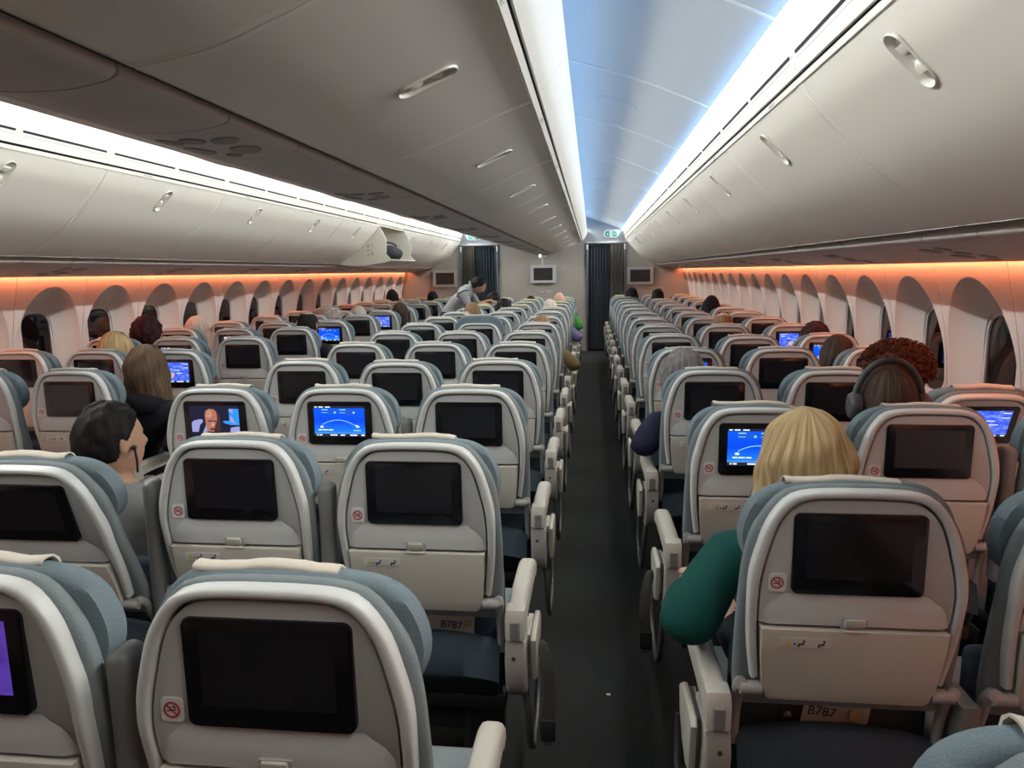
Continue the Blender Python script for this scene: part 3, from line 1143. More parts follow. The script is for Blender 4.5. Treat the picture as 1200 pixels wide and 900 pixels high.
def screen_quad(bm, a, b, c, d, lay=0, mi=0):
    """rectangle on the display in 0..1 screen units"""
    y = SY - .00025 * lay
    vs = [bm.verts.new((-SX + 2 * SX * u, y, ZB + SZ0 + (SZ1 - SZ0) * v)) for u, v in ((a, c), (b, c), (b, d), (a, d))]
    f = bm.faces.new(vs)
    f.material_index = mi
    uvl = bm.loops.layers.uv.verify()
    for l, (u, v) in zip(f.loops, ((a, c), (b, c), (b, d), (a, d))):
        l[uvl].uv = (u, v)
    return f


def screen_poly(bm, pts, lay, mi):
    y = SY - .00025 * lay
    f = bm.faces.new([bm.verts.new((-SX + 2 * SX * u, y, ZB + SZ0 + (SZ1 - SZ0) * v)) for u, v in pts])
    f.material_index = mi


def screen(kind):
    bm = bmesh.new()
    if kind == 'dark':
        screen_quad(bm, 0, 1, 0, 1)
        mats = [M['dark']]
    elif kind == 'blue':
        mats = [SCR['blue'], SCR['bar'], SCR['line'], SCR['arc'], SCR['panel']]
        screen_quad(bm, 0, 1, 0, 1)
        screen_quad(bm, 0, 1, .93, 1, 1, 1)
        screen_quad(bm, 0, 1, 0, .09, 1, 1)
        for a, b in ((.02, .07), (.10, .19), (.23, .33)):
            screen_quad(bm, a, b, .950, .982, 2, 2)
        for a, b in ((.04, .07), (.09, .15), (.31, .45), (.51, .60), (.70, .84), (.92, .99)):
            screen_quad(bm, a, b, .028, .068, 2, 2)
        for a, b in ((.15, .46), (.50, .83)):
            screen_quad(bm, a, b, .74, .86, 1, 4)
            screen_quad(bm, a + .01, a + .13, .865, .895, 2, 3)
            screen_quad(bm, a + .01, a + .12, .775, .79, 2, 3)
            screen_quad(bm, b - .06, b - .02, .76, .82, 2, 3)
        n = 24
        top = [(.16 + .66 * k / n, .36 + .17 * (1 - ((k / n - .47) / .5) ** 2)) for k in range(n + 1)]
        for (a, c), (b, d) in zip(top[:-1], top[1:]):
            screen_poly(bm, [(a, c), (b, d), (b, d + .022), (a, c + .022)], 1, 3)
        screen_quad(bm, .12, .18, .29, .35, 2, 2)
        screen_poly(bm, [(.81, .40), (.90, .33), (.87, .29), (.85, .31), (.82, .30), (.83, .34)], 2, 2)
        for a, b in ((.08, .16), (.17, .27), (.285, .37)):
            screen_quad(bm, a, b, .20, .235, 2, 2)
        screen_quad(bm, .77, .92, .185, .22, 2, 3)
    elif kind == 'chart':
        mats = [SCR['chart'], SCR['bar'], SCR['line'], SCR['sand']]
        screen_quad(bm, 0, 1, 0, 1)
        screen_quad(bm, 0, 1, 0, .09, 1, 1)
        for a, b in ((.1, .3), (.42, .52), (.6, .82), (.9, .98)):
            screen_quad(bm, a, b, .028, .068, 2, 2)
        for a, b, c in ((.05, .3, .92), (.05, .22, .80), (.84, .97, .90), (.84, .97, .72), (.55, .72, .60), (.62, .8, .45), (.3, .4, .66)):
            screen_quad(bm, a, b, c, c + .03, 1, 2)
        screen_poly(bm, [(.32, .30), (.36, .47), (.46, .50), (.56, .42), (.53, .30), (.46, .22), (.36, .23)], 1, 3)
    elif kind == 'movie':
        mats = [SCR['night'], SCR['cloth'], SCR['skin'], SCR['skin2'], SCR['cyan'], SCR['glint']]
        screen_quad(bm, 0, 1, 0, 1)
        screen_poly(bm, [(.02, .12), (.02, .42), (.07, .50), (.17, .54), (.24, .55), (.26, .46), (.19, .36), (.15, .12)], 1, 1)
        screen_poly(bm, [(.24, .12), (.30, .30), (.32, .40), (.33, .12)], 1, 1)
        screen_poly(bm, [(.33, .14), (.31, .45), (.30, .70), (.33, .84), (.40, .90), (.50, .88), (.55, .78), (.55, .50), (.50, .34), (.47, .13)], 2, 2)
        screen_poly(bm, [(.47, .13), (.50, .34), (.55, .50), (.55, .78), (.60, .70), (.62, .4), (.60, .13)], 1, 3)
        screen_poly(bm, [(.37, .46), (.36, .50), (.45, .52), (.46, .47)], 3, 3)
        screen_poly(bm, [(.39, .18), (.40, .24), (.50, .25), (.51, .18)], 3, 3)
        screen_poly(bm, [(.34, .60), (.33, .76), (.38, .85), (.44, .84), (.46, .70), (.42, .60)], 2, 5)
        screen_poly(bm, [(.42, .30), (.44, .46), (.48, .44), (.49, .32)], 3, 5)
        screen_poly(bm, [(.46, .46), (.47, .50), (.55, .50), (.55, .46)], 3, 3)
        screen_quad(bm, .80, 1, .36, .90, 1, 4)
        screen_poly(bm, [(.66, .46), (.70, .50), (.80, .50), (.80, .38), (.72, .40)], 1, 4)
        screen_poly(bm, [(.81, .82), (.80, .90), (.89, .90), (.88, .74)], 2, 1)
        screen_poly(bm, [(.80, .12), (.82, .27), (1, .32), (1, .12)], 1, 1)
        screen_poly(bm, [(.82, .45), (.81, .62), (.86, .66), (.90, .48), (.97, .40)], 2, 1)
    else:
        mats = [SCR[kind], SCR['bar']]
        screen_quad(bm, 0, 1, 0, 1)
        if kind == 'pinkw':
            screen_quad(bm, 0, .12, 0, 1, 1, 1)
    return finish(bm, 'screen_display', mats, 0, recalc=False)


S['screen'] = {k: screen(k) for k in ('dark', 'blue', 'chart', 'movie', 'purple', 'pinkw', 'dimblue')}
# no-smoking sticker
bm = bmesh.new()
prism(bm, PLATE(rrect(-.165, -.131, -.161, -.124, .007, 4)), .0072, .010, 0)
S['nosmoke'] = finish(bm, 'no_smoking_sticker', M['white'], 30)
bm = bmesh.new()
cx_, cz_ = -.148, -.1425
n = 28
for k in range(n):
    a0, a1 = 2 * pi * k / n, 2 * pi * (k + 1) / n
    f = bm.faces.new([bm.verts.new((cx_ + r * cos(a), .0066, ZB + cz_ + r * sin(a))) for r, a in ((.0095, a0), (.0125, a0), (.0125, a1), (.0095, a1))])
    f.material_index = 0
f = bm.faces.new([bm.verts.new((cx_ + a, .0065, ZB + cz_ + b)) for a, b in ((-.0085, .0065), (-.0065, .0085), (.0085, -.0065), (.0065, -.0085))])
f = bm.faces.new([bm.verts.new((cx_ + a, .0068, ZB + cz_ + b)) for a, b in ((-.0075, -.003), (.007, -.0005), (.007, .0015), (-.0075, -.001))])
f.material_index = 1
f = bm.faces.new([bm.verts.new((cx_ + a, .0068, ZB + cz_ + b)) for a, b in ((.004, .002), (.007, .003), (.003, .007), (.001, .0055))])
f.material_index = 1
S['nosmoke_mark'] = finish(bm, 'prohibition_mark', [M['red'], M['ink']], 0, recalc=False)
# seat-belt instruction placard on the tray
bm = bmesh.new()
prism(bm, PLATE(rrect(-.138, -.042, -.2755, -.2535, .004, 3)), -.0112, -.006, 0)
S['placard'] = finish(leaned(bm), 'tray_placard', M['white'], 30)
bm = bmesh.new()
def mk(pts, mi):
    f = bm.faces.new([bm.verts.new((a, -.0122 + .16 * .09, ZB + b)) for a, b in pts])
    f.material_index = mi
bz_ = -.2645
mk([(-.128, bz_ - .005), (-.116, bz_ - .005), (-.122, bz_ + .005)], 1)
mk([(-.113, bz_ - .004), (-.108, bz_ - .004), (-.108, bz_ - .001), (-.113, bz_ - .001)], 0)
for ox in (-.104, -.066):
    mk([(ox + .009, bz_ + .001), (ox + .013, bz_ + .001), (ox + .013, bz_ + .0075), (ox + .009, bz_ + .0075)], 0)
    mk([(ox, bz_ - .004), (ox + .011, bz_ - .004), (ox + .012, bz_), (ox, bz_ - .001)], 0)
    mk([(ox - .001, bz_ - .008), (ox + .003, bz_ - .008), (ox + .003, bz_ - .004), (ox - .001, bz_ - .004)], 0)
for v in bm.verts:
    v.co.y -= .16 * .09 - .16 * (.0945)
S['placard_mark'] = finish(bm, 'seatbelt_pictogram', [M['ink'], M['yellow']], 0, recalc=False)
# hinges beside the tray
for sx, key in ((-1, 'hinge_l'), (1, 'hinge_r')):
    bm = bmesh.new()
    cyl_x(bm, sx * .163, sx * .205, .035, ZB - .382, .014)
    tube(bm, [(sx * .203, .028, ZB - .372), (sx * .203, .040, ZB - .376), (sx * .203, .06, ZB - .40), (sx * .203, .075, ZB - .46), (sx * .203, .085, ZB - .54)], [.013, .014, .013, .010, .009], 10)
    S[key] = finish(bm, 'hinge', M['armgrey'], 45)
# cushion behind the shell
CUS = mirror_outline(catmull([(-.205, -.435), (-.2135, -.38), (-.2155, -.25), (-.212, -.14), (-.199, -.06), (-.176, -.012), (-.143, .029), (-.106, .0435), (-.05, .048), (0, .0485)], 4))
cu = resample(CUS, 57)
bm = bmesh.new()
rings = []
for e, y in ((-.030, .022), (-.012, .023), (-.002, .027), (0, .034), (0, .044), (-.006, .055), (-.02, .064), (-.05, .070)):
    rings.append([(x * (1 + e / .22), y, ZB + z * 1 + (e if z > -.1 else 0)) for x, z in cu])
loft(bm, rings, True, True, True)
S['cushion'] = finish(leaned(bm), 'back_cushion', M['fabric'], 60)
# headrest with rounded wings
HR = catmull([(-.12, -.145), (-.17, -.140), (-.197, -.118), (-.208, -.078), (-.202, -.035), (-.182, .006), (-.146, .034), (-.105, .0455), (-.05, .049), (0, .0495)], 4)
HR = mirror_outline([(0, -.155)] + HR)[:-1] if False else [(0.0, -.155)] + HR + [(-x, z) for x, z in HR[::-1][1:]]
hr = resample(HR + [HR[0]], 72)[:-1]
bm = bmesh.new()
rings = []
for e, y in ((-.05, .046), (-.018, .048), (-.004, .053), (0, .062), (0, .072), (-.006, .082), (-.02, .090), (-.06, .094)):
    k = 1 + e / .2
    rings.append([(x * k, y + .035 * max(0, abs(x) - .12) / .1 * (1 if y > .06 else .45), ZB - .04 + (z + .04) * k) for x, z in hr])
loft(bm, rings, True, True, True)
S['headrest'] = {'wing': finish(bm.copy(), 'headrest', M['wing'], 60), 'brown': finish(bm, 'headrest', M['brown'], 60)}


def cover_mesh(seed, mat):
    rnd = random.Random(seed)
    bm = bmesh.new()
    w = .108
    rings = []
    path = [(.058, .0500), (.061, .0528), (.067, .0545), (.074, .0548), (.082, .0535), (.094, .043), (.101, .020), (.103, -.05), (.103, -.11)]
    th = .0035
    for i in range(13):
        t = -1 + 2 * i / 12
        wob = .0016 * sin(4 * t + seed) + rnd.uniform(-.0006, .0006)
        lift = .004 * (abs(t) ** 3) * rnd.uniform(0, 1) - .004 * t * t
        up_ = [(w * t, y + wob, ZB + z + lift + (wob if k < 5 else 0)) for k, (y, z) in enumerate(path)]
        lo_ = [(x, y + (.000 if k < 5 else -.003), z - th) for k, (x, y, z) in enumerate(up_)]
        rings.append(up_ + lo_[::-1])
    loft(bm, rings, True, True, True)
    return finish(bm, 'headrest_cover', mat, 60)


S['covers'] = [cover_mesh(k, M['cover']) for k in range(4)]
S['lime'] = cover_mesh(9, M['lime'])
# lower back, literature pocket, seat cushion, pan, legs
bm = bmesh.new()
box(bm, -.208, .208, .126, .165, .40, ZB - .33, .02, 3)
S['lower'] = finish(bm, 'lower_back', M['navy'], 50)
bm = bmesh.new()
rings = []
for t in range(17):
    x = -.20 + .40 * t / 16
    q = 1 - (x / .20) ** 2
    top = ZB - .492 - .026 * (1 - q) ** 1.2
    bl = .5 + .5 * q
    rings.append([(x, .098, top), (x, .082 - .006 * bl, top + .002), (x, .072 - .010 * bl, top - .006), (x, .060 - .030 * bl, top - .09), (x, .070 - .030 * bl, .46), (x, .095, .385), (x, .104, .385), (x, .100, top - .02)])
loft(bm, rings, True, True, True)
S['pocket'] = finish(bm, 'literature_pocket', M['navy'], 60)
bm = bmesh.new()
box(bm, -.214, .214, .145, .58, .36, .455, .035, 4)
for v in bm.verts:
    v.co.z += .03 * max(0, (v.co.y - .15) / .47) - .012 * (1 - (v.co.x / .214) ** 2)
S['seat'] = finish(bm, 'seat_cushion', M['fabric'], 60)
bm = bmesh.new()
box(bm, -.210, .210, .10, .555, .335, .375, .008)
box(bm, -.2, .2, .14, .19, .24, .34, .01)
S['pan'] = finish(bm, 'seat_pan', M['under'], 40)
bm = bmesh.new()
tube(bm, [(0, .16, .34), (0, .13, .16), (0, .10, .01)], .016)
tube(bm, [(0, .50, .34), (0, .52, .16), (0, .54, .01)], .016)
tube(bm, [(0, .08, .012), (0, .57, .012)], .012)
S['leg'] = finish(bm, 'seat_leg', M['under'], 60)


# armrests. A lowered aisle armrest with hinge block, bracket and outboard light panel
def aisle_arm(sx):
    d = {}
    X = lambda a, b: (min(sx * a, sx * b), max(sx * a, sx * b))
    bm = bmesh.new()
    sec = catmull([(.065, .660), (.13, .662), (.22, .660), (.33, .656), (.40, .648), (.435, .628), (.445, .600)], 4)
    rings = []
    for i, (y, z) in enumerate(sec):
        a, b = X(.222, .272)
        tt = i / (len(sec) - 1)
        th = .055 - .012 * tt
        tn = (Vector(sec[min(i + 1, len(sec) - 1)]) - Vector(sec[max(i - 1, 0)])).normalized()
        nx, nz = -tn.y, tn.x
        rr = []
        for (u, h) in ((0, -1), (0, -.25), (.12, -.06), (.3, 0), (.7, 0), (.88, -.06), (1, -.25), (1, -1)):
            rr.append((a + (b - a) * u, y + nx * h * th, z + nz * h * th))
        rings.append(rr)
    loft(bm, rings, True, True, True)
    d['pad'] = finish(bm, 'armrest_pad', M['arm'], 50)
    bm = bmesh.new()
    a, b = X(.221, .273)
    prism(bm, [(.018, .585), (.018, .64), (.030, .662), (.07, .664), (.085, .64), (.085, .585)], a, b, .006, 2, 0, 'x', True)
    d['block'] = finish(bm, 'hinge_block', M['arm'], 40)
    bm = bmesh.new()
    a, b = X(.234, .260)
    prism(bm, [(.0145, .588), (.0145, .634), (.024, .642), (.05, .642), (.05, .588)], a, b, .003, 1, 0, 'x', True)
    d['insert'] = finish(bm, 'grey_insert', M['midarm'], 40)
    bm = bmesh.new()
    a, b = X(.220, .274)
    prism(bm, [(.024, .580), (.018, .53), (.020, .48), (.032, .44), (.055, .412), (.09, .400), (.125, .410), (.15, .44), (.162, .48), (.165, .58)], a, b, .009, 3, 0, 'x', True)
    d['bracket'] = finish(bm, 'armrest_bracket', M['bracket'], 40)
    bm = bmesh.new()
    loft(bm, [[(sx * .243 + .005 * cos(2 * pi * k / 12), y, .535 + .005 * sin(2 * pi * k / 12)) for k in range(12)] for y in (.016, .03)], True, True, True)
    d['screw'] = finish(bm, 'screw', M['ink'], 30)
    bm = bmesh.new()
    a, b = X(.284, .300)
    prism(bm, [(.045, .572), (.06, .584), (.20, .580), (.235, .555), (.22, .50), (.17, .455), (.11, .435), (.07, .45)], a, b, .005, 2, 0, 'x', True)
    a, b = X(.268, .292)
    box(bm, a, b, .08, .20, .47, .57)
    d['panel'] = finish(bm, 'aisle_side_panel', M['arm'], 40)
    bm = bmesh.new()
    tube(bm, [(sx * .262, .12, .40), (sx * .272, .10, .34), (sx * .276, .12, .22), (sx * .276, .20, .16), (sx * .276, .34, .16), (sx * .276, .42, .22), (sx * .272, .44, .34)], .010, 10)
    d['bar'] = finish(bm, 'foot_bar', M['steel'], 60)
    return d


AR = {1: aisle_arm(1), -1: aisle_arm(-1)}
bm = bmesh.new()     # simple lowered armrest between two seats
box(bm, -.019, .019, .07, .47, .600, .655, .014, 3)
prism(bm, [(.03, .655), (.03, .45), (.06, .41), (.12, .41), (.13, .655)], -.0193, .0193, .008, 2, 0, 'x', True)
S['midarm'] = finish(bm, 'armrest', M['midarm'], 40)
bm = bmesh.new()     # raised, stowed between the backs
box(bm, -.019, .019, .02, .08, .56, .985, .016, 3)
S['midarm_up'] = finish(bm, 'armrest_raised', M['midarm'], 40)
# hanging seat belt
bm = bmesh.new()
path = [(-.004, .16, .515), (.010, .12, .525), (.022, .095, .505), (.032, .075, .46), (.036, .055, .41), (.034, .047, .375), (.030, .045, .345)]
rings = [[(x - .017, y, z), (x + .017, y - .004, z), (x + .017, y - .001, z), (x - .017, y + .003, z)] for x, y, z in path]
loft(bm, rings, True, True, True)
S['belt'] = finish(bm, 'seat_belt', plain('dark_seat_belt_webbing', (.035, .032, .032), .8, bump=.3, scale=500), 50)
bm = bmesh.new()
box(bm, .010, .050, .038, .050, .290, .352, .004)
S['buckle'] = finish(bm, 'buckle', M['black'], 40)
bm = bmesh.new()
box(bm, .018, .042, .041, .047, .277, .292, .002)
S['tongue'] = finish(bm, 'buckle_tongue', M['steel'], 40)

BLK = {'R': (1.344, .508, 1, 'right'), 'C': (.8536, -.440, -1, 'centre'), 'L': (1.301, -2.353, -1, 'left')}
SCREENS = {('C', 1, 0): 'purple', ('C', 1, 2): 'blue', ('C', 2, 2): 'movie', ('L', 0, 3): 'chart', ('L', 0, 6): 'blue', ('L', 0, 8): 'chart', ('L', 1, 4): 'blue',
           ('L', 1, 5): 'pinkw', ('L', 2, 5): 'pinkw', ('L', 2, 6): 'dimblue', ('L', 1, 10): 'blue', ('L', 2, 9): 'blue', ('L', 0, 9): 'dimblue', ('C', 1, 9): 'blue', ('C', 1, 11): 'pinkw',
           ('C', 1, 7): 'chart', ('C', 1, 8): 'dimblue', ('C', 0, 9): 'pinkw', ('C', 1, 13): 'pinkw', ('R', 0, 1): 'blue', ('R', 0, 3): 'blue', ('R', 2, 5): 'chart', ('R', 2, 4): 'blue',
           ('R', 2, 3): 'purple', ('R', 2, 2): 'chart', ('R', 2, 11): 'pinkw', ('R', 0, 8): 'pinkw'}
SCREEN_WORDS = {'dark': 'dark screen', 'blue': 'blue flight map', 'chart': 'blue chart', 'movie': 'film playing', 'purple': 'purple screen', 'pinkw': 'white screen', 'dimblue': 'dim screen'}
RECLINE = {('R', 2, 2): 20, ('C', 2, 1): 14, ('R', 0, -1): -3.4, ('L', 0, 1): 4, ('C', 1, 3): 3, ('R', 1, 4): 4, ('L', 1, 6): 5, ('C', 1, 6): -2}
RAISED = {('C', 1, 6): .06, ('R', 0, 11): .028}
NO_COVER = {('R', 0, 11)}
LIME = lambda b, n: n >= (10 if b == 'C' else 11)
BROWN = {('L', 0, 10), ('L', 1, 13), ('L', 1, 12), ('R', 2, 13), ('L', 0, 13)}
COLW = {'R': ['aisle column', 'middle column', 'window column'], 'L': ['aisle column', 'middle column', 'window column'],
        'C': ['near aisle column', 'middle column', 'far aisle column']}
FIRST = {'R': [-1, 0, 1], 'C': [0, 0, 1], 'L': [1, 2, 3]}
UP_ARMS = {('C', 0, 0), ('C', 0, 1), ('C', 1, 1), ('R', 1, 1), ('C', 0, 2)}
HINGE = Matrix.Translation((0, .10, .52))


def make_seat(b, c, n):
    y0, x0, sg, word = BLK[b]
    x = x0 + sg * c * SPC
    y = y0 + PIT * n
    key = (b, c, n)
    scr = SCREENS.get(key, 'dark')
    label = 'seat with %s, %s of the %s block, %s row from the camera' % (SCREEN_WORDS[scr], COLW[b][c], word, ORD[n - FIRST[b][c]])
    st = empty('airline_seat', (x, y, 0), label, 'seat', 'seats of the %s block' % word)
    ang = radians(RECLINE.get(key, random.Random(n * 31 + c * 7 + ord(b)).uniform(-.7, .7) if n > 1 else 0))
    RM = HINGE @ Matrix.Rotation(ang, 4, 'X') @ HINGE.inverted()
    P = lambda nm, me, par=st, m=RM: link(nm, me, par, None, m)
    I = Matrix.Identity(4)
    cus = P('back_cushion', S['cushion'])
    P('seat_rim', S['rim'])
    P('back_gasket', S['gasket'])
    bp = P('back_panel', S['back'])
    bz = P('screen_frame', S['bezel'])
    P('screen_display', S['screen'][scr], bz, I)
    tr = P('tray_table', S['tray'])
    near = n < 8
    P('tray_latch', S['latch'])
    if near:
        P('latch_recess', S['latchgap'])
    ns = P('no_smoking_sticker', S['nosmoke'])
    P('prohibition_mark', S['nosmoke_mark'], ns, I)
    if near:
        P('tray_placard', S['placard'], tr, I)
        P('seatbelt_pictogram', S['placard_mark'], tr, I)
    P('hinge', S['hinge_l'])
    P('hinge', S['hinge_r'])
    up_ = RAISED.get(key, 0)
    hm = RM @ Matrix.Translation((0, 0, up_))
    hd = P('headrest', S['headrest']['brown' if key in BROWN else 'wing'], st, hm)
    if key not in NO_COVER:
        me = S['lime'] if LIME(b, n) else S['covers'][(n * 3 + c + len(b)) % 4]
        rr = random.Random(n * 31 + c * 7 + ord(b))
        P('headrest_cover', me, hd, Matrix.Translation((rr.uniform(-.025, .015), 0, rr.uniform(-.002, .002))))
    P('lower_back', S['lower'], st, I)
    P('literature_pocket', S['pocket'], st, I)
    P('seat_cushion', S['seat'], st, I)
    P('seat_pan', S['pan'], st, I)
    if c != 1:
        P('seat_leg', S['leg'], st, Matrix.Translation((-.10 * sg if c == 0 else -.13 * sg, 0, 0)))
    # armrests: the aisle one in full, the others between the seats (owned by the seat nearer the aisle)
    sides = []
    if c == 0:
        sides.append(-sg)
    if b == 'C' and c == 2:
        sides.append(sg)
    for s in sides:
        d = AR[s]
        pad = P('armrest_pad', d['pad'], st, I)
        blk = P('hinge_block', d['block'], st, I)
        P('grey_insert', d['insert'], blk, I)
        br = P('armrest_bracket', d['bracket'], st, I)
        if near:
            P('screw', d['screw'], br, I)
        P('aisle_side_panel', d['panel'], st, I)
        P('foot_bar', d['bar'], st, I)
        if key in (('C', 0, 1), ('R', 0, 1)):
            k = Matrix.Translation((s * .298, 0, 0)) @ Matrix.Diagonal((s, 1, 1, 1))
            bl = P('seat_belt', S['belt'], st, k)
            bu = P('buckle', S['buckle'], bl, I)
            P('buckle_tongue', S['tongue'], bl, I)
    if c < 2:
        P('armrest', S['midarm_up' if key in UP_ARMS else 'midarm'], st, Matrix.Translation((sg * SPC / 2, 0, 0)))
    elif b != 'C':
        P('armrest', S['midarm'], st, Matrix.Translation((sg * (SPC / 2 + .002), 0, 0)))
    return st


for b in 'RCL':
    for c in range(3):
        for n in range(FIRST[b][c], 14):
            make_seat(b, c, n)

# ------------------------------------------------------------------ people
HEADH = .232


def head_points(bm, M4):
    """skull with face, facing +y, centred between chin and crown; M4 places it"""
    r = bmesh.ops.create_uvsphere(bm, u_segments=40, v_segments=28, radius=1)
    for v in r['verts']:
        x, y, z = v.co
        px, py, pz = x * .076, y * .096, z * .116
        if z < 0 and y > -.2:                       # jaw narrows towards the chin
            k = min(1, -z) * min(1, y + .2)
            px *= 1 - .34 * k
            py += .004 * k
        if y < -.1 and z < -.25:                    # nape tucks in
            py *= 1 - .30 * min(1, (-z - .25) / .6)
        if y < 0 and z > -.2:
            py *= 1.06
        if y > .3:
            g = lambda cx, cz, w, h: exp(-((px - cx) / w) ** 2 - ((pz - cz) / h) ** 2)
            py += .024 * g(0, -.020, .011, .016) + .012 * g(0, .004, .008, .02)      # nose and bridge
            py -= .011 * (g(.030, .008, .016, .011) + g(-.030, .008, .016, .011))     # eye sockets
            py += .005 * (g(.030, .028, .022, .007) + g(-.030, .028, .022, .007))     # brows
            py += .006 * g(0, -.052, .022, .006) + .005 * g(0, -.064, .020, .006) - .004 * g(0, -.058, .024, .003)   # lips
            py += .007 * g(0, -.094, .020, .014)                                       # chin
        v.co = M4 @ Vector((px, py, pz))
    for sx in (-1, 1):                               # ears
        vs = bmesh.ops.create_uvsphere(bm, u_segments=14, v_segments=10, radius=1)['verts']
        for v in vs:
            x, y, z = v.co
            v.co = M4 @ Vector((sx * (.077 + .011 * x * .8 + .010 * max(0, -y)), -.006 + .020 * y, -.004 + .033 * z * (1 - .15 * (z < 0))))


def skin_body(name, nodes, edges, root, M4, hands, voxel=.0095):
    """one continuous figure: skeleton grown by a Skin modifier, head and fingers fused by a voxel remesh.
    material slots by nearest bone: 0 skin, 1 top, 2 trousers"""
    keys = list(nodes)
    bm = bmesh.new()
    vs = {k: bm.verts.new(nodes[k][0]) for k in keys}
    for a, b in edges:
        bm.edges.new((vs[a], vs[b]))
    me = bpy.data.meshes.new('skeleton')
    bm.to_mesh(me)
    bm.free()
    o = bpy.data.objects.new('skeleton', me)
    COL.objects.link(o)
    sk = o.modifiers.new('skin', 'SKIN')
    sk.use_smooth_shade = True
    for i, k in enumerate(keys):
        d = me.skin_vertices[0].data[i]
        rr = nodes[k][1]
        d.radius = rr if isinstance(rr, tuple) else (rr, rr)
        d.use_root = (k == root)
    ss = o.modifiers.new('sub', 'SUBSURF')
    ss.levels = 2
    dg = bpy.context.evaluated_depsgraph_get()
    body = bpy.data.meshes.new_from_object(o.evaluated_get(dg))
    bpy.data.objects.remove(o)
    bm = bmesh.new()
    bm.from_mesh(body)
    bpy.data.meshes.remove(body)
    head_points(bm, M4)
    for fingers in hands:
        for path, r in fingers:
            tube(bm, path, r, 8)
            ball(bm, path[-1], r[-1] if isinstance(r, list) else r, 8, 6)
    me = bpy.data.meshes.new(name)
    bm.to_mesh(me)
    bm.free()
    o = bpy.data.objects.new('figure', me)
    COL.objects.link(o)
    rm = o.modifiers.new('remesh', 'REMESH')
    rm.mode = 'VOXEL'
    rm.voxel_size = voxel
    rm.use_smooth_shade = True
    sm = o.modifiers.new('smooth', 'SMOOTH')
    sm.factor = .5
    sm.iterations = 2
    dg = bpy.context.evaluated_depsgraph_get()
    out = bpy.data.meshes.new_from_object(o.evaluated_get(dg))
    bpy.data.objects.remove(o)
    out.name = name
    return out


def seg_dist(p, a, b):
    ab = b - a
    t = max(0, min(1, (p - a).dot(ab) / max(ab.length_squared, 1e-9)))
    return (p - a - ab * t).length


def paint_regions(me, nodes, edges, region, hand_nodes, hc):
    segs = [(Vector(nodes[a][0]), Vector(nodes[b][0]), region(a, b), (max(nodes[a][1]) if isinstance(nodes[a][1], tuple) else nodes[a][1])) for a, b in edges]
    hd = [Vector(nodes[k][0]) for k in hand_nodes]
    for p in me.polygons:
        c = p.center
        best, bi = 9, 1
        for a, b, rg, rad in segs:
            d = seg_dist(c, a, b) - rad
            if d < best:
                best, bi = d, rg
        if (c - hc).length < .135 or any((c - h).length < .13 for h in hd):
            bi = 0
        p.material_index = bi
    for nm in ('skin_l', 'cover', 'navy'):
        me.materials.append(M[nm])
    return me


def hand_fingers(w, d, side, curl=(0, 0, -1), spread=(1, 0, 0)):
    """five unequal bent fingers from wrist end w pointing along d"""
    w, d, c, s = Vector(w), Vector(d).normalized(), Vector(curl).normalized(), Vector(spread).normalized()
    out = []
    for i, (off, L) in enumerate(((-.030, .068), (-.010, .078), (.010, .074), (.029, .058))):
        b = w + d * .075 + s * off
        out.append(([w + d * .03 + s * off * .8, b, b + d * L * .42 + c * L * .12, b + d * L * .66 + c * L * .42, b + d * L * .62 + c * L * .75], [.012, .0105, .0095, .009, .0075]))
    t0 = w + d * .02 - s * .028 * side
    out.append(([w, t0, t0 + d * .035 - s * .025 * side + c * .01, t0 + d * .062 - s * .028 * side + c * .03], [.014, .0125, .011, .009]))
    return out


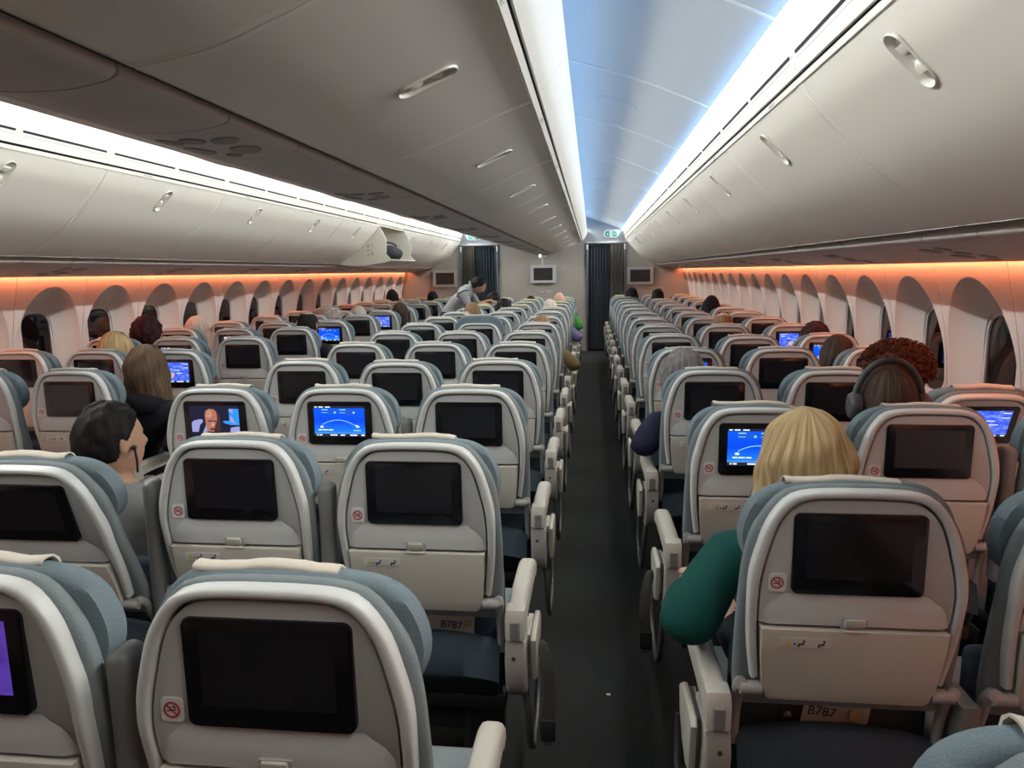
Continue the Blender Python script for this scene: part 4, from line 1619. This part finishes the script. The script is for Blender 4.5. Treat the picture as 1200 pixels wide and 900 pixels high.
def seated(elbow=0, name='seated_body'):
    """seated figure in seat coordinates (origin on the floor under the screen frame, facing +y); elbow = -1/+1 pushes that elbow out"""
    n = {
        'hip': ((0, .30, .59), (.118, .112)), 'waist': ((0, .285, .70), (.135, .105)), 'chest': ((0, .275, .82), (.155, .110)),
        'upper': ((0, .27, .915), (.135, .085)), 'neck0': ((0, .275, .975), .060), 'neck1': ((0, .285, 1.04), .050),
    }
    e = [('hip', 'waist'), ('waist', 'chest'), ('chest', 'upper'), ('upper', 'neck0'), ('neck0', 'neck1')]
    hands, hn = [], []
    for s, t in ((-1, 'l'), (1, 'r')):
        out = elbow == s
        n['sh' + t] = ((s * .165, .275, .895), .066)
        n['um' + t] = ((s * (.232 if out else .185), .20 if out else .285, .83 if out else .78), .070 if out else .054)
        n['el' + t] = ((s * (.288 if out else .172), .125 if out else .32, .738 if out else .685), .068 if out else .046)
        n['fa' + t] = ((s * (.255 if out else .15), .34 if out else .44, .728 if out else .675), .052 if out else .040)
        n['wr' + t] = ((s * (.225 if out else .11), .46 if out else .53, .715 if out else .665), .028)
        n['pa' + t] = ((s * (.205 if out else .075), .515 if out else .58, .705 if out else .66), (.034, .018))
        n['th' + t] = ((s * .080, .34, .572), .083)
        n['kn' + t] = ((s * .105, .68, .56), .060)
        n['an' + t] = ((s * .105, .665, .12), .042)
        n['ft' + t] = ((s * .11, .74, .055), (.045, .036))
        e += [('upper', 'sh' + t), ('sh' + t, 'um' + t), ('um' + t, 'el' + t), ('el' + t, 'fa' + t), ('fa' + t, 'wr' + t), ('wr' + t, 'pa' + t), ('hip', 'th' + t), ('th' + t, 'kn' + t), ('kn' + t, 'an' + t), ('an' + t, 'ft' + t)]
        w, p = Vector(n['wr' + t][0]), Vector(n['pa' + t][0])
        hands.append(hand_fingers(w, p - w, s, (0, .2, -1), (s * .6, .8, 0)))
        hn.append('pa' + t)
    hc = Vector((0, .300, 1.105))
    M4 = Matrix.Translation(hc)
    me = skin_body(name, n, e, 'hip', M4, hands)
    return paint_regions(me, n, e, lambda a, b: 0 if 'neck1' in (a, b) or a[:2] == 'pa' or b[:2] == 'pa' else 2 if a[:2] in ('th', 'kn', 'an') or b[:2] == 'th' else 1, hn, hc), hc


BODY = {}
for k, nm in ((0, 'seated_body'), (-1, 'seated_body_elbow'), (1, 'seated_body_elbow')):
    BODY[k], HC = seated(k, nm)


def body_at(elbow, dz, turn=0, lean_x=0, inset=0):
    """the same figure sitting lower or taller: only the trunk between seat and collar changes"""
    key = (elbow, round(dz, 3), turn, round(lean_x, 3), inset)
    if key not in BODY:
        me = BODY[elbow].copy()
        import numpy as np
        co = np.empty(len(me.vertices) * 3, dtype=np.float32)
        me.vertices.foreach_get('co', co)
        co = co.reshape(-1, 3)
        t = np.clip((co[:, 2] - .72) / .24, 0, 1)
        co[:, 2] += dz * t * (np.abs(co[:, 1]) < .46)
        hx = HC.x + lean_x
        lo, sp = (.58, .24) if abs(lean_x) > .15 and elbow else (.76, .26)
        co[:, 0] += lean_x * np.clip((co[:, 2] - lo) / sp, 0, 1)
        if turn:
            ang = radians(turn) * np.clip((co[:, 2] - dz - .955) / .06, 0, 1) * (np.hypot(co[:, 0] - hx, co[:, 1] - HC.y) < .14)
            cx, cy = co[:, 0] - hx, co[:, 1] - HC.y
            co[:, 0], co[:, 1] = hx + cx * np.cos(ang) - cy * np.sin(ang), HC.y + cx * np.sin(ang) + cy * np.cos(ang)
        if inset:
            co[:, 0] += inset * np.clip((.5 - co[:, 2]) / .42, 0, 1)
        me.vertices.foreach_set('co', co.ravel())
        BODY[key] = me
    return BODY[key]


def hair_mat(name, col, col2, scale=(110, 110, 6)):
    m, nt, b = new_mat(name)
    b.inputs['Roughness'].default_value = .62
    b.inputs['Specular IOR Level'].default_value = .16
    tc = nt.nodes.new('ShaderNodeTexCoord')
    mp = nt.nodes.new('ShaderNodeMapping')
    mp.inputs['Scale'].default_value = scale
    nz = nt.nodes.new('ShaderNodeTexNoise')
    nz.inputs['Scale'].default_value = 1
    nz.inputs['Detail'].default_value = 5
    rp = nt.nodes.new('ShaderNodeValToRGB')
    rp.color_ramp.elements[0].position, rp.color_ramp.elements[0].color = .32, (*col2, 1)
    rp.color_ramp.elements[1].position, rp.color_ramp.elements[1].color = .68, (*col, 1)
    bp = nt.nodes.new('ShaderNodeBump')
    bp.inputs['Strength'].default_value = .5
    bp.inputs['Distance'].default_value = .003
    if scale[0] == scale[2]:
        nt.links.new(tc.outputs['Object'], mp.inputs['Vector'])
    else:                                   # strands run out from the crown and down
        sx = nt.nodes.new('ShaderNodeSeparateXYZ')
        at = nt.nodes.new('ShaderNodeMath')
        at.operation = 'ARCTAN2'
        cb = nt.nodes.new('ShaderNodeCombineXYZ')
        mp.inputs['Scale'].default_value = (11, 9, 1)
        nt.links.new(tc.outputs['Object'], sx.inputs['Vector'])
        nt.links.new(sx.outputs['X'], at.inputs[0])
        nt.links.new(sx.outputs['Y'], at.inputs[1])
        nt.links.new(at.outputs[0], cb.inputs['X'])
        nt.links.new(sx.outputs['Z'], cb.inputs['Y'])
        nt.links.new(cb.outputs[0], mp.inputs['Vector'])
    nt.links.new(mp.outputs['Vector'], nz.inputs['Vector'])
    nt.links.new(nz.outputs['Fac'], rp.inputs['Fac'])
    nt.links.new(rp.outputs['Color'], b.inputs['Base Color'])
    nt.links.new(nz.outputs['Fac'], bp.inputs['Height'])
    nt.links.new(bp.outputs['Normal'], b.inputs['Normal'])
    return m


HAIR = dict(
    blonde=hair_mat('blonde_hair', (.62, .47, .25), (.26, .17, .075)),
    streaked=hair_mat('streaked_brown_hair', (.16, .10, .06), (.055, .035, .022)),
    brown=hair_mat('dark_brown_hair', (.075, .045, .032), (.028, .017, .013)),
    auburn=hair_mat('auburn_curly_hair', (.16, .045, .02), (.05, .014, .008), (60, 60, 60)),
    maroon=hair_mat('maroon_dark_hair', (.05, .014, .018), (.015, .006, .008)),
    black=hair_mat('black_hair', (.014, .012, .012), (.003, .003, .003)),
    grey=hair_mat('grey_hair', (.26, .25, .24), (.09, .085, .08)),
    white=hair_mat('white_hair', (.68, .62, .54), (.40, .35, .30)),
    light=hair_mat('light_brown_hair', (.30, .19, .10), (.12, .07, .04)),
)


def hair_cap(front=.55, nape=-.62, side=-.1, thick=.012, rough=.004, seed=0, tuft=0., bald=None):
    """close hair: the part of a slightly larger skull above a hairline, thickened; bald = polar cap left open"""
    bm = bmesh.new()
    bmesh.ops.create_uvsphere(bm, u_segments=64, v_segments=44, radius=1)

    def line(y):
        # lowest z of hair by how far forward y is (-1 nape, 1 forehead)
        return interp(y, [-1, -.35, .15, .45, .75, 1], [nape, nape * .9, side, side + .25, front, front + .15])
    for v in bm.verts:
        x, y, z = v.co
        yy = y / max(1e-6, sqrt(x * x + y * y)) if abs(z) < .999 else 0
        d = z - line(yy)
        if bald is not None:
            d = min(d, (v.co - Vector((0, .12, .99))).length - bald)
        f = min(1, max(0, d / .16 + .25))
        f = f * f * (3 - 2 * f)
        px, py, pz = x * .076, y * .096, z * .116
        if y < -.1 and z < -.25:
            py *= 1 - .25 * min(1, (-z - .25) / .6)
        if y < 0 and z > -.2:
            py *= 1.06
        nrm = Vector((x / .076, y / .096, z / .116)).normalized()
        a = atan2(x, y)
        q = noise.noise(Vector((x * 4 + seed, y * 4, z * 3))) + .6 * noise.noise(Vector((a * 22 * sqrt(max(0, 1 - z * z)), z * 5, seed + 3)))
        t = thick + rough * q
        if tuft and z > .3:
            t += tuft * max(0, noise.noise(Vector((x * 4, y * 4, seed)))) * min(1, (z - .3) / .3)
        v.co = Vector((px, py, pz)) + nrm * (-.016 + (t + .016) * f)
    return finish(bm, 'hair', M['black'], 75)


def hair_long(length=.20, flare=.012, thick=.014, seed=0, waves=.0, part=True, top=0.):
    """straight hair falling from the crown over the back and sides"""
    bm = bmesh.new()
    NA, NL = 150, 26
    rings = []
    for j in range(NL + 1):
        t = j / NL
        ring = []
        for i in range(NA):
            a = 2 * pi * i / NA                       # 0 = face direction (+y)
            dx, dy = sin(a), cos(a)
            face = max(0, dy) ** 1.5
            # path: over the skull, then hanging
            lowest = -.116 * .2 - length * (1 - .0 * face)
            zz0 = .116 + thick
            end = (.055 if face > .45 else lowest) if True else 0
            end = lowest + (.06 - lowest) * min(1, max(0, (dy - .30) / .35))
            z = zz0 + (end - zz0) * (t ** 1.25)
            if z > 0:
                k = sqrt(max(0, 1 - (z / (.116 + thick)) ** 2))
                rx, ry = (.076 + thick) * k ** (1 - top), (.096 * (1.05 if dy < 0 else 1.0) + thick) * k ** (1 - top)
            else:
                rx, ry = .076 + thick + flare * min(1, -z / .1), .096 * 1.05 + thick - .020 * min(1, -z / .1)
            strand = 1 + .05 * noise.noise(Vector((a * 3, z * 9, seed))) + .04 * noise.noise(Vector((a * 9, z * 5, seed))) + .030 * noise.noise(Vector((a * 34, z * 5, seed + 5)))
            w = waves * sin(z * 60 + a * 3)
            tip = .012 * noise.noise(Vector((a * 12, 1, seed))) * (t > .95)
            ring.append((dx * (rx + w) * strand, dy * (ry + w) * strand, z + tip))
        rings.append(ring)
    vr = loft(bm, rings, True)
    bmesh.ops.remove_doubles(bm, verts=bm.verts, dist=.0008)
    bmesh.ops.recalc_face_normals(bm, faces=bm.faces)
    bmesh.ops.solidify(bm, geom=list(bm.faces), thickness=.006)
    return finish(bm, 'hair', M['black'], 75)


def hair_curly(R=.150, seed=1, n=420):
    rnd = random.Random(seed)
    bm = bmesh.new()
    bmesh.ops.create_icosphere(bm, subdivisions=5, radius=1)
    for v in bm.verts:
        p = v.co.copy()
        q = noise.noise(p * 5) * .06 + noise.noise(p * 13) * .05 + noise.noise(p * 27) * .035
        k = R * (1 + q)
        v.co = Vector((p.x * k * 1.05, p.y * k * .95 - .015, p.z * k * .82 + .02))
        if p.y > .55 and p.z < .45:
            v.co.y = min(v.co.y, .055)
    for k in range(n):
        d = Vector((rnd.gauss(0, 1), rnd.gauss(0, 1), rnd.gauss(.2, 1))).normalized()
        if d.y > .5 and d.z < .4:
            continue
        o = Vector((d.x * R * 1.03, d.y * R * .93 - .015, d.z * R * .80 + .02))
        a = d.orthogonal().normalized()
        b = d.cross(a)
        r = rnd.uniform(.006, .011)
        ph = rnd.uniform(0, 6.28)
        path = [o + d * (.004 + .0035 * i) + (a * cos(ph + i * 1.1) + b * sin(ph + i * 1.1)) * r for i in range(-1, 7)]
        tube(bm, path, [.003] * 7 + [.0015], 5)
    return finish(bm, 'hair', M['black'], 75)


def beanie():
    bm = bmesh.new()
    rings = []
    for j in range(12):
        t = j / 11
        z = -.02 + .185 * t
        k = sqrt(max(0, 1 - max(0, (t - .15) / .86) ** 2.2))
        rings.append([((.090 * k + .002) * sin(a) * (1 + .03 * cos(18 * a) * (t < .2)), (.108 * k + .002) * cos(a) * (1 + .03 * cos(18 * a) * (t < .2)) - .01 - .02 * t, z) for a in [2 * pi * i / 72 for i in range(72)]])
    loft(bm, rings, True, True, True)
    return finish(bm, 'knit_cap', M['black'], 60)


HM = {
    'short': hair_cap(seed=1), 'short2': hair_cap(front=.6, thick=.016, rough=.008, seed=4, tuft=.03), 'fade': hair_cap(front=.55, nape=-.52, side=.14, thick=.010, rough=.006, seed=8, tuft=.016),
    'fringe': hair_cap(front=1.2, thick=.007, seed=3, bald=.62), 'full': hair_cap(front=.5, nape=-.75, side=-.3, thick=.026, rough=.012, seed=6), 'long': hair_long(seed=2), 'long2': hair_long(.14, .018, .018, 7, .003),
    'bob': hair_long(.075, .016, .020, 11), 'wavy': hair_long(.17, .020, .026, 17, .004), 'curly': hair_curly(.128, 3, 620), 'curls': hair_curly(.118, 5, 260), 'cap': beanie(),
}
bm = bmesh.new()
for sx in (-1, 1):
    ball(bm, (sx * .029, .0705, .008), .0105, 14, 10)
    ball(bm, (sx * .029, .0788, .008), (.0052, .0035, .0052), 10, 8, 1)
EYES = finish(bm, 'eyes', [M['eye'], M['ink']], 60)
CLOTHM = {}


def cloth(col):
    if col not in CLOTHM:
        CLOTHM[col] = plain('clothing_%d' % len(CLOTHM), col, .85, bump=.4, scale=160, vary=.15, spec=.2)
    return CLOTHM[col]


def person(b, c, n, dx, ztop, hair, hcol, top, label, elbow=0, skin='skin_l', turn=0, trousers=(.02, .022, .03)):
    y0, x0, sg, word = BLK[b]
    lean_x = dx if abs(dx) > .03 else 0
    x = x0 + sg * c * SPC + dx - lean_x
    y = y0 + PIT * n
    dz = round((ztop - HC.z - .125) / .04) * .04
    o = empty('person', (x, y, 0), label, 'person')
    bd = link('body', body_at(elbow, dz, turn, lean_x, -.22 * sg if (c == 2 and b != 'C') else 0), o)
    for i, m in enumerate((M[skin], cloth(top), cloth(trousers))):
        bd.material_slots[i].link = 'OBJECT'
        bd.material_slots[i].material = m
    hm = Matrix.Translation((HC.x + lean_x, HC.y, HC.z + dz)) @ Matrix.Rotation(radians(turn), 4, 'Z')
    if hair:
        for j, nm in enumerate(hair.split('+')):
            h = link('hair' if nm != 'cap' else 'knit_cap', HM[nm], o, None, hm)
            h.material_slots[0].link = 'OBJECT'
            h.material_slots[0].material = HAIR[hcol] if nm != 'cap' else cloth((.012, .012, .014))
    link('eyes', EYES, o, None, hm)
    return o, hm


person('R', 0, 0, -.02, 1.20, 'wavy', 'blonde', (.004, .058, .046), 'blonde person in a dark green sweater with an elbow over the aisle armrest', -1)
pp, hm = person('R', 1, 1, -.01, 1.175, 'long', 'brown', (.02, .02, .025), 'person with straight dark brown hair wearing over-ear headphones, second row on the right')
person('R', 2, 2, -.143, 1.175, 'curly', 'auburn', (.015, .015, .018), 'person with a big round head of curly auburn hair by the right windows', skin='skin_t')
person('R', 2, 3, -.12, 1.17, 'long', 'brown', (.03, .03, .035), 'person with smooth dark hair just ahead of the curly auburn head')
person('R', 2, 4, .0, 1.165, 'full', 'maroon', (.05, .02, .02), 'person with reddish brown hair, only the crown above the right window seat')
person('R', 1, 5, .03, 1.20, 'fringe', 'light', (.10, .10, .12), 'balding person with thin sandy hair in the right middle column', 0)
person('R', 2, 8, -.15, 1.20, 'full+cap', 'black', (.02, .02, .02), 'person in a peaked dark knit cap far up the right block')
person('R', 0, 12, .12, 1.23, 'full', 'black', (.02, .02, .02), 'black haired person near the front, right aisle column beside the curtain')
person('R', 1, 11, -.03, 1.22, 'short2', 'black', (.02, .02, .02), 'black haired person near the front, right middle column over a lime cover')
person('R', 0, 2, -.09, 1.155, 'full', 'grey', (.012, .014, .035), 'grey haired person in a navy jacket leaning out of the right aisle seat', -1, turn=10)
DARK = person('C', 2, 1, -.05, 1.14, 'fade', 'black', (.20, .20, .19), 'person with short black hair and a dark earpiece, left edge of the centre block', 0, 'skin_t', turn=-22)
HOOD = person('L', 0, 2, .19, 1.20, 'long2', 'streaked', (.010, .010, .012), 'person with streaked brown hair in a black hoodie leaning into the far aisle', 1)
person('L', 1, 3, -.06, 1.19, 'long2', 'blonde', (.10, .09, .08), 'person with blonde streaked hair by the left windows, behind the black hoodie')
person('L', 2, 4, .10, 1.235, 'full', 'maroon', (.05, .02, .03), 'person with dark maroon hair against the left windows', turn=-15)
pg, hg = person('L', 2, 5, .02, 1.20, 'short', 'white', (.4, .3, .25), 'white haired person with glasses by the left windows', turn=-35)
person('L', 0, 5, .02, 1.225, 'fringe', 'black', (.012, .012, .015), 'dark haired balding person in black at the left aisle column', 1, 'skin_t')
person('L', 1, 7, .09, 1.185, 'curls', 'white', (.4, .38, .35), 'person with fluffy white hair in the left middle column')
person('L', 1, 8, .13, 1.14, 'short', 'white', (.35, .33, .3), 'white haired person low in the seat, left middle column')
person('L', 0, 8, .14, 1.19, 'long', 'brown', (.03, .02, .02), 'person with long brown hair leaning to the far aisle, left block')
person('L', 2, 12, .10, 1.25, 'full+cap', 'black', (.015, .015, .015), 'person in a dark cap sitting tall near the left bulkhead corner')
person('L', 0, 12, -.2, 1.22, 'short', 'black', (.05, .04, .04), 'black haired person near the front of the left aisle column')
person('C', 2, 8, .12, 1.175, 'bob', 'light', (.10, .08, .06), 'person with light brown hair right in front of the bending man')
person('C', 2, 11, .02, 1.23, 'full', 'black', (.012, .012, .012), 'person with bushy black hair, far end of the centre block beside the far aisle')
person('C', 1, 9, -.12, 1.20, 'full', 'black', (.02, .02, .025), 'person with smooth black hair in the middle of the centre block')
person('C', 0, 11, -.01, 1.24, None, None, (.05, .30, .05), 'bald person in a bright green jacket at the near aisle, centre block', 1)
person('C', 0, 9, -.05, 1.21, 'short', 'white', (.16, .14, .30), 'white haired person in a purple jacket, near aisle column of the centre block', 1)
person('C', 1, 12, .0, 1.15, 'short', 'black', (.02, .02, .02), 'black haired person in the front rows of the centre block')
person('C', 0, 6, .02, 1.14, 'short', 'light', (.13, .09, .04), 'person slumped low with a tan bare arm on the near aisle armrest', 1)

# over-ear headphones
hp = empty('headphones', (0, 0, 0), 'dark grey over-ear headphones on the straight haired person, second row right', 'headphones')
hp.matrix_world = pp.matrix_basis @ hm
bm = bmesh.new()
tube(bm, [(.108 * cos(a), -.01, .0 + .150 * sin(a)) for a in [pi * k / 24 for k in range(25)]], .011, 10)
link('headband', finish(bm, 'headband', plain('charcoal_headphone_plastic', (.045, .047, .052), .45), 60), hp)
for sx in (-1, 1):
    bm = bmesh.new()
    rr = [[(sx * x, -.01 + r * cos(q), -.005 + 1.15 * r * sin(q)) for q in [2 * pi * k / 28 for k in range(28)]] for x, r in ((.088, .030), (.092, .038), (.112, .040), (.122, .036), (.126, .026))]
    loft(bm, rr, True, True, True)
    link('ear_cup', finish(bm, 'ear_cup', plain('charcoal_cup', (.06, .062, .068), .4), 50), hp)
# glasses
gl = empty('glasses', (0, 0, 0), 'thin dark glasses on the white haired person by the left windows', 'glasses')
gl.matrix_world = pg.matrix_basis @ hg
bm = bmesh.new()
for sx in (-1, 1):
    tube(bm, [(sx * .031 + .023 * cos(q), .102, .006 + .019 * sin(q)) for q in [2 * pi * k / 20 for k in range(21)]], .0018, 6)
    tube(bm, [(sx * .054, .101, .010), (sx * .078, .07, .010), (sx * .082, 0, .008), (sx * .080, -.02, -.004)], .0018, 6)
tube(bm, [(-.009, .104, .010), (0, .107, .012), (.009, .104, .010)], .0018, 6)
link('spectacle_frame', finish(bm, 'spectacle_frame', M['ink'], 50), gl)

# ---- the man bending over the seats in the far aisle
n = {
    'hip': ((0, 0, .93), (.135, .11)), 'waist': ((.09, .02, 1.04), (.125, .105)), 'chest': ((.235, .04, 1.19), (.135, .120)), 'upper': ((.31, .05, 1.285), (.105, .085)),
    'neck0': ((.352, .06, 1.325), .058), 'neck1': ((.40, .07, 1.345), .050),
    'shl': ((.29, .20, 1.285), .066), 'ell': ((.42, .30, 1.08), .044), 'wrl': ((.58, .30, 1.13), .029), 'pal': ((.63, .30, 1.125), (.034, .018)),
    'shr': ((.28, -.12, 1.235), .068), 'elr': ((.40, -.19, 1.035), .045), 'wrr': ((.53, -.12, 1.10), .030), 'par': ((.585, -.10, 1.105), (.034, .018)),
    'thl': ((0, .10, .86), .088), 'knl': ((.015, .11, .48), .062), 'anl': ((-.03, .11, .10), .045), 'ftl': ((.09, .12, .045), (.045, .036)),
    'thr': ((0, -.10, .86), .088), 'knr': ((.02, -.11, .48), .062), 'anr': ((-.04, -.11, .10), .045), 'ftr': ((.08, -.12, .045), (.045, .036)),
}
e = [('hip', 'waist'), ('waist', 'chest'), ('chest', 'upper'), ('upper', 'neck0'), ('neck0', 'neck1')]
hands = []
for t, s in (('l', 1), ('r', -1)):
    e += [('upper', 'sh' + t), ('sh' + t, 'el' + t), ('el' + t, 'wr' + t), ('wr' + t, 'pa' + t), ('hip', 'th' + t), ('th' + t, 'kn' + t), ('kn' + t, 'an' + t), ('an' + t, 'ft' + t)]
    w, p = Vector(n['wr' + t][0]), Vector(n['pa' + t][0])
    hands.append(hand_fingers(w, p - w, s, (0, 0, -1), (0, s, 0)))
hcm = Vector((.455, .075, 1.345))
# faces +x and down
fy = Vector((.80, .12, -.58)).normalized()
fz = Vector((.58, .05, .80))
fz = (fz - fy * fz.dot(fy)).normalized()
fx = fy.cross(fz)
HMAT = Matrix.Translation(hcm) @ Matrix((fx, fy, fz)).transposed().to_4x4()
bent = skin_body('bent_body', n, e, 'hip', HMAT, hands)
paint_regions(bent, n, e, lambda a, b: 0 if 'neck1' in (a, b) or a[:2] in ('el', 'wr') or b[:2] in ('pa', 'wr') else 2 if a[:2] in ('th', 'kn', 'an') or b[:2] == 'th' else 1, ['pal', 'par'], hcm)
man = empty('person', (-1.95, 9.35, 0), 'man in a grey short-sleeved shirt bending over the seats in the far aisle', 'person')
bd = link('body', bent, man)
for i, m in enumerate((M['skin_t'], cloth((.30, .31, .32)), cloth((.03, .032, .04)))):
    bd.material_slots[i].link = 'OBJECT'
    bd.material_slots[i].material = m
h = link('hair', HM['short'], man, None, HMAT)
h.material_slots[0].link = 'OBJECT'
h.material_slots[0].material = HAIR['black']
link('eyes', EYES, man, None, HMAT)
bm = bmesh.new()          # dark piping round the near armhole
p0, p1 = Vector(n['shr'][0]), Vector(n['elr'][0])
ad = (p1 - p0).normalized()
au = ad.orthogonal().normalized()
av = ad.cross(au)
tube(bm, [p0 - ad * .012 + (au * cos(q) + av * sin(q)) * .079 for q in [2 * pi * k / 28 for k in range(29)]], .009, 8)
link('sleeve_piping', finish(bm, 'sleeve_piping', cloth((.07, .07, .075)), 60), man)
bm = bmesh.new()          # shirt collar
rr = []
for k in range(25):
    a = 2 * pi * k / 24
    v = fx * (.066 * cos(a)) + Vector((-.3, 0, .95)).normalized() * (.066 * sin(a))
    rr.append(Vector((.362, .062, 1.332)) + v)
tube(bm, rr, .014, 8)
link('shirt_collar', finish(bm, 'shirt_collar', cloth((.30, .31, .32)), 60), man)

# ------------------------------------------------------------------ loose items
def card(b, c, n, x, z, w, h, tilt, label, mat, text=None, dark=False, dy=.1125, bend=.008):
    y0, x0, sg, word = BLK[b]
    o = empty('magazine' if not dark else 'safety_card', (x0 + sg * c * SPC + x, y0 + PIT * n + dy, z), label, 'magazine' if not dark else 'card')
    o.rotation_euler = (0, radians(tilt), 0)
    bm = bmesh.new()
    rings = []
    for k in range(9):
        u = k / 8
        yy = bend * sin(pi * u)
        rings.append([(w * (u - .5), yy, 0), (w * (u - .5), yy, h), (w * (u - .5), yy + .003, h), (w * (u - .5), yy + .003, 0)])
    loft(bm, rings, True, True, True)
    link('pages' if not dark else 'card_sheet', finish(bm, 'pages', mat, 30), o)
    if text:
        t, size, tx, tz, tm = text
        me = text_mesh('cover_title', t, size, tm, .0004)
        for v in me.vertices:                       # lay the title on the curved cover
            u = (tx + v.co.x) / w + .5
            v.co = Vector((tx + v.co.x, bend * sin(pi * min(1, max(0, u))) - .0012 - v.co.z, tz + v.co.y))
        link('cover_title', me, o)
    return o


mg = card('R', 0, 0, -.005, .46, .135, .150, 9, 'pale magazine titled B787 sticking out of the nearest right seat pocket', M['paper'], ('B787', .030, -.058, .104, M['ink']))
bm = bmesh.new()
quad(bm, .028, .055, .108, .132, -.0012)
link('yellow_spot', finish(bm, 'yellow_spot', plain('dull_yellow_print', (.42, .36, .16), .6), 0, recalc=False), mg)
card('R', 0, 0, -.068, .46, .075, .145, 4, 'black safety card tucked beside the pale magazine', M['ink'], ('/R', .018, -.030, .098, M['white']), True, .119, .003)
card('R', 0, 1, -.015, .46, .06, .145, 0, 'black card in the pocket of the second right aisle seat', M['ink'], ('/R', .020, -.022, .108, M['white']), True, .119, .003)
m2 = card('C', 0, 1, .045, .46, .15, .150, 3, 'pale magazine titled B787 in the second centre aisle seat pocket', M['paper'], ('B787', .030, -.02, .100, M['ink']))
bm = bmesh.new()
quad(bm, .048, .068, .112, .132, -.0012)
link('yellow_spot', finish(bm, 'yellow_spot', bpy.data.materials['dull_yellow_print'], 0, recalc=False), m2)
bm = bmesh.new()
for k in range(7):
    pass
pts = [(.007 * cos(a) * (1 + .3 * sin(3 * a)), .006 * sin(a) * (1 + .25 * cos(2 * a))) for a in [2 * pi * k / 12 for k in range(12)]]
prism(bm, pts, 0, .004, .001, 1, axis='z')
tag(link('paper_scrap', finish(bm, 'paper_scrap', M['white'], 30), None, (.065, 2.385, .001)), 'tiny white paper scrap on the charcoal aisle carpet', 'scrap')

ep = empty('earphone', (0, 0, 0), 'tiny black earphone in the ear of the short haired person in the centre block', 'earphone')
dm, dh = DARK
ep.matrix_world = dm.matrix_basis @ dh
bm = bmesh.new()
ball(bm, (.094, .010, -.010), .0085, 12, 8)
tube(bm, [(.094, .012, -.014), (.093, .016, -.05), (.085, .02, -.09)], .0035, 8)
link('earbud', finish(bm, 'earbud', M['black'], 60), ep)

# folded hood of the black hoodie
ho, hhm = HOOD
bm = bmesh.new()
rings = []
for k in range(21):
    a = radians(-200 + 220 * k / 20)
    r = .088 + .018 * max(0, -sin(a))
    w = .020 + .022 * max(0, -sin(a))
    c = Vector((r * cos(a), r * sin(a) * .95 - .01, -.165 + .02 * max(0, -sin(a))))
    d = Vector((cos(a), sin(a), 0))
    rings.append([c + d * w * cos(q) + Vector((0, 0, 1)) * w * 1.25 * sin(q) for q in [2 * pi * j / 14 for j in range(14)]])
loft(bm, rings, True, True, True)
link('hood', finish(bm, 'hood', cloth((.010, .010, .012)), 60), ho, None, hhm)
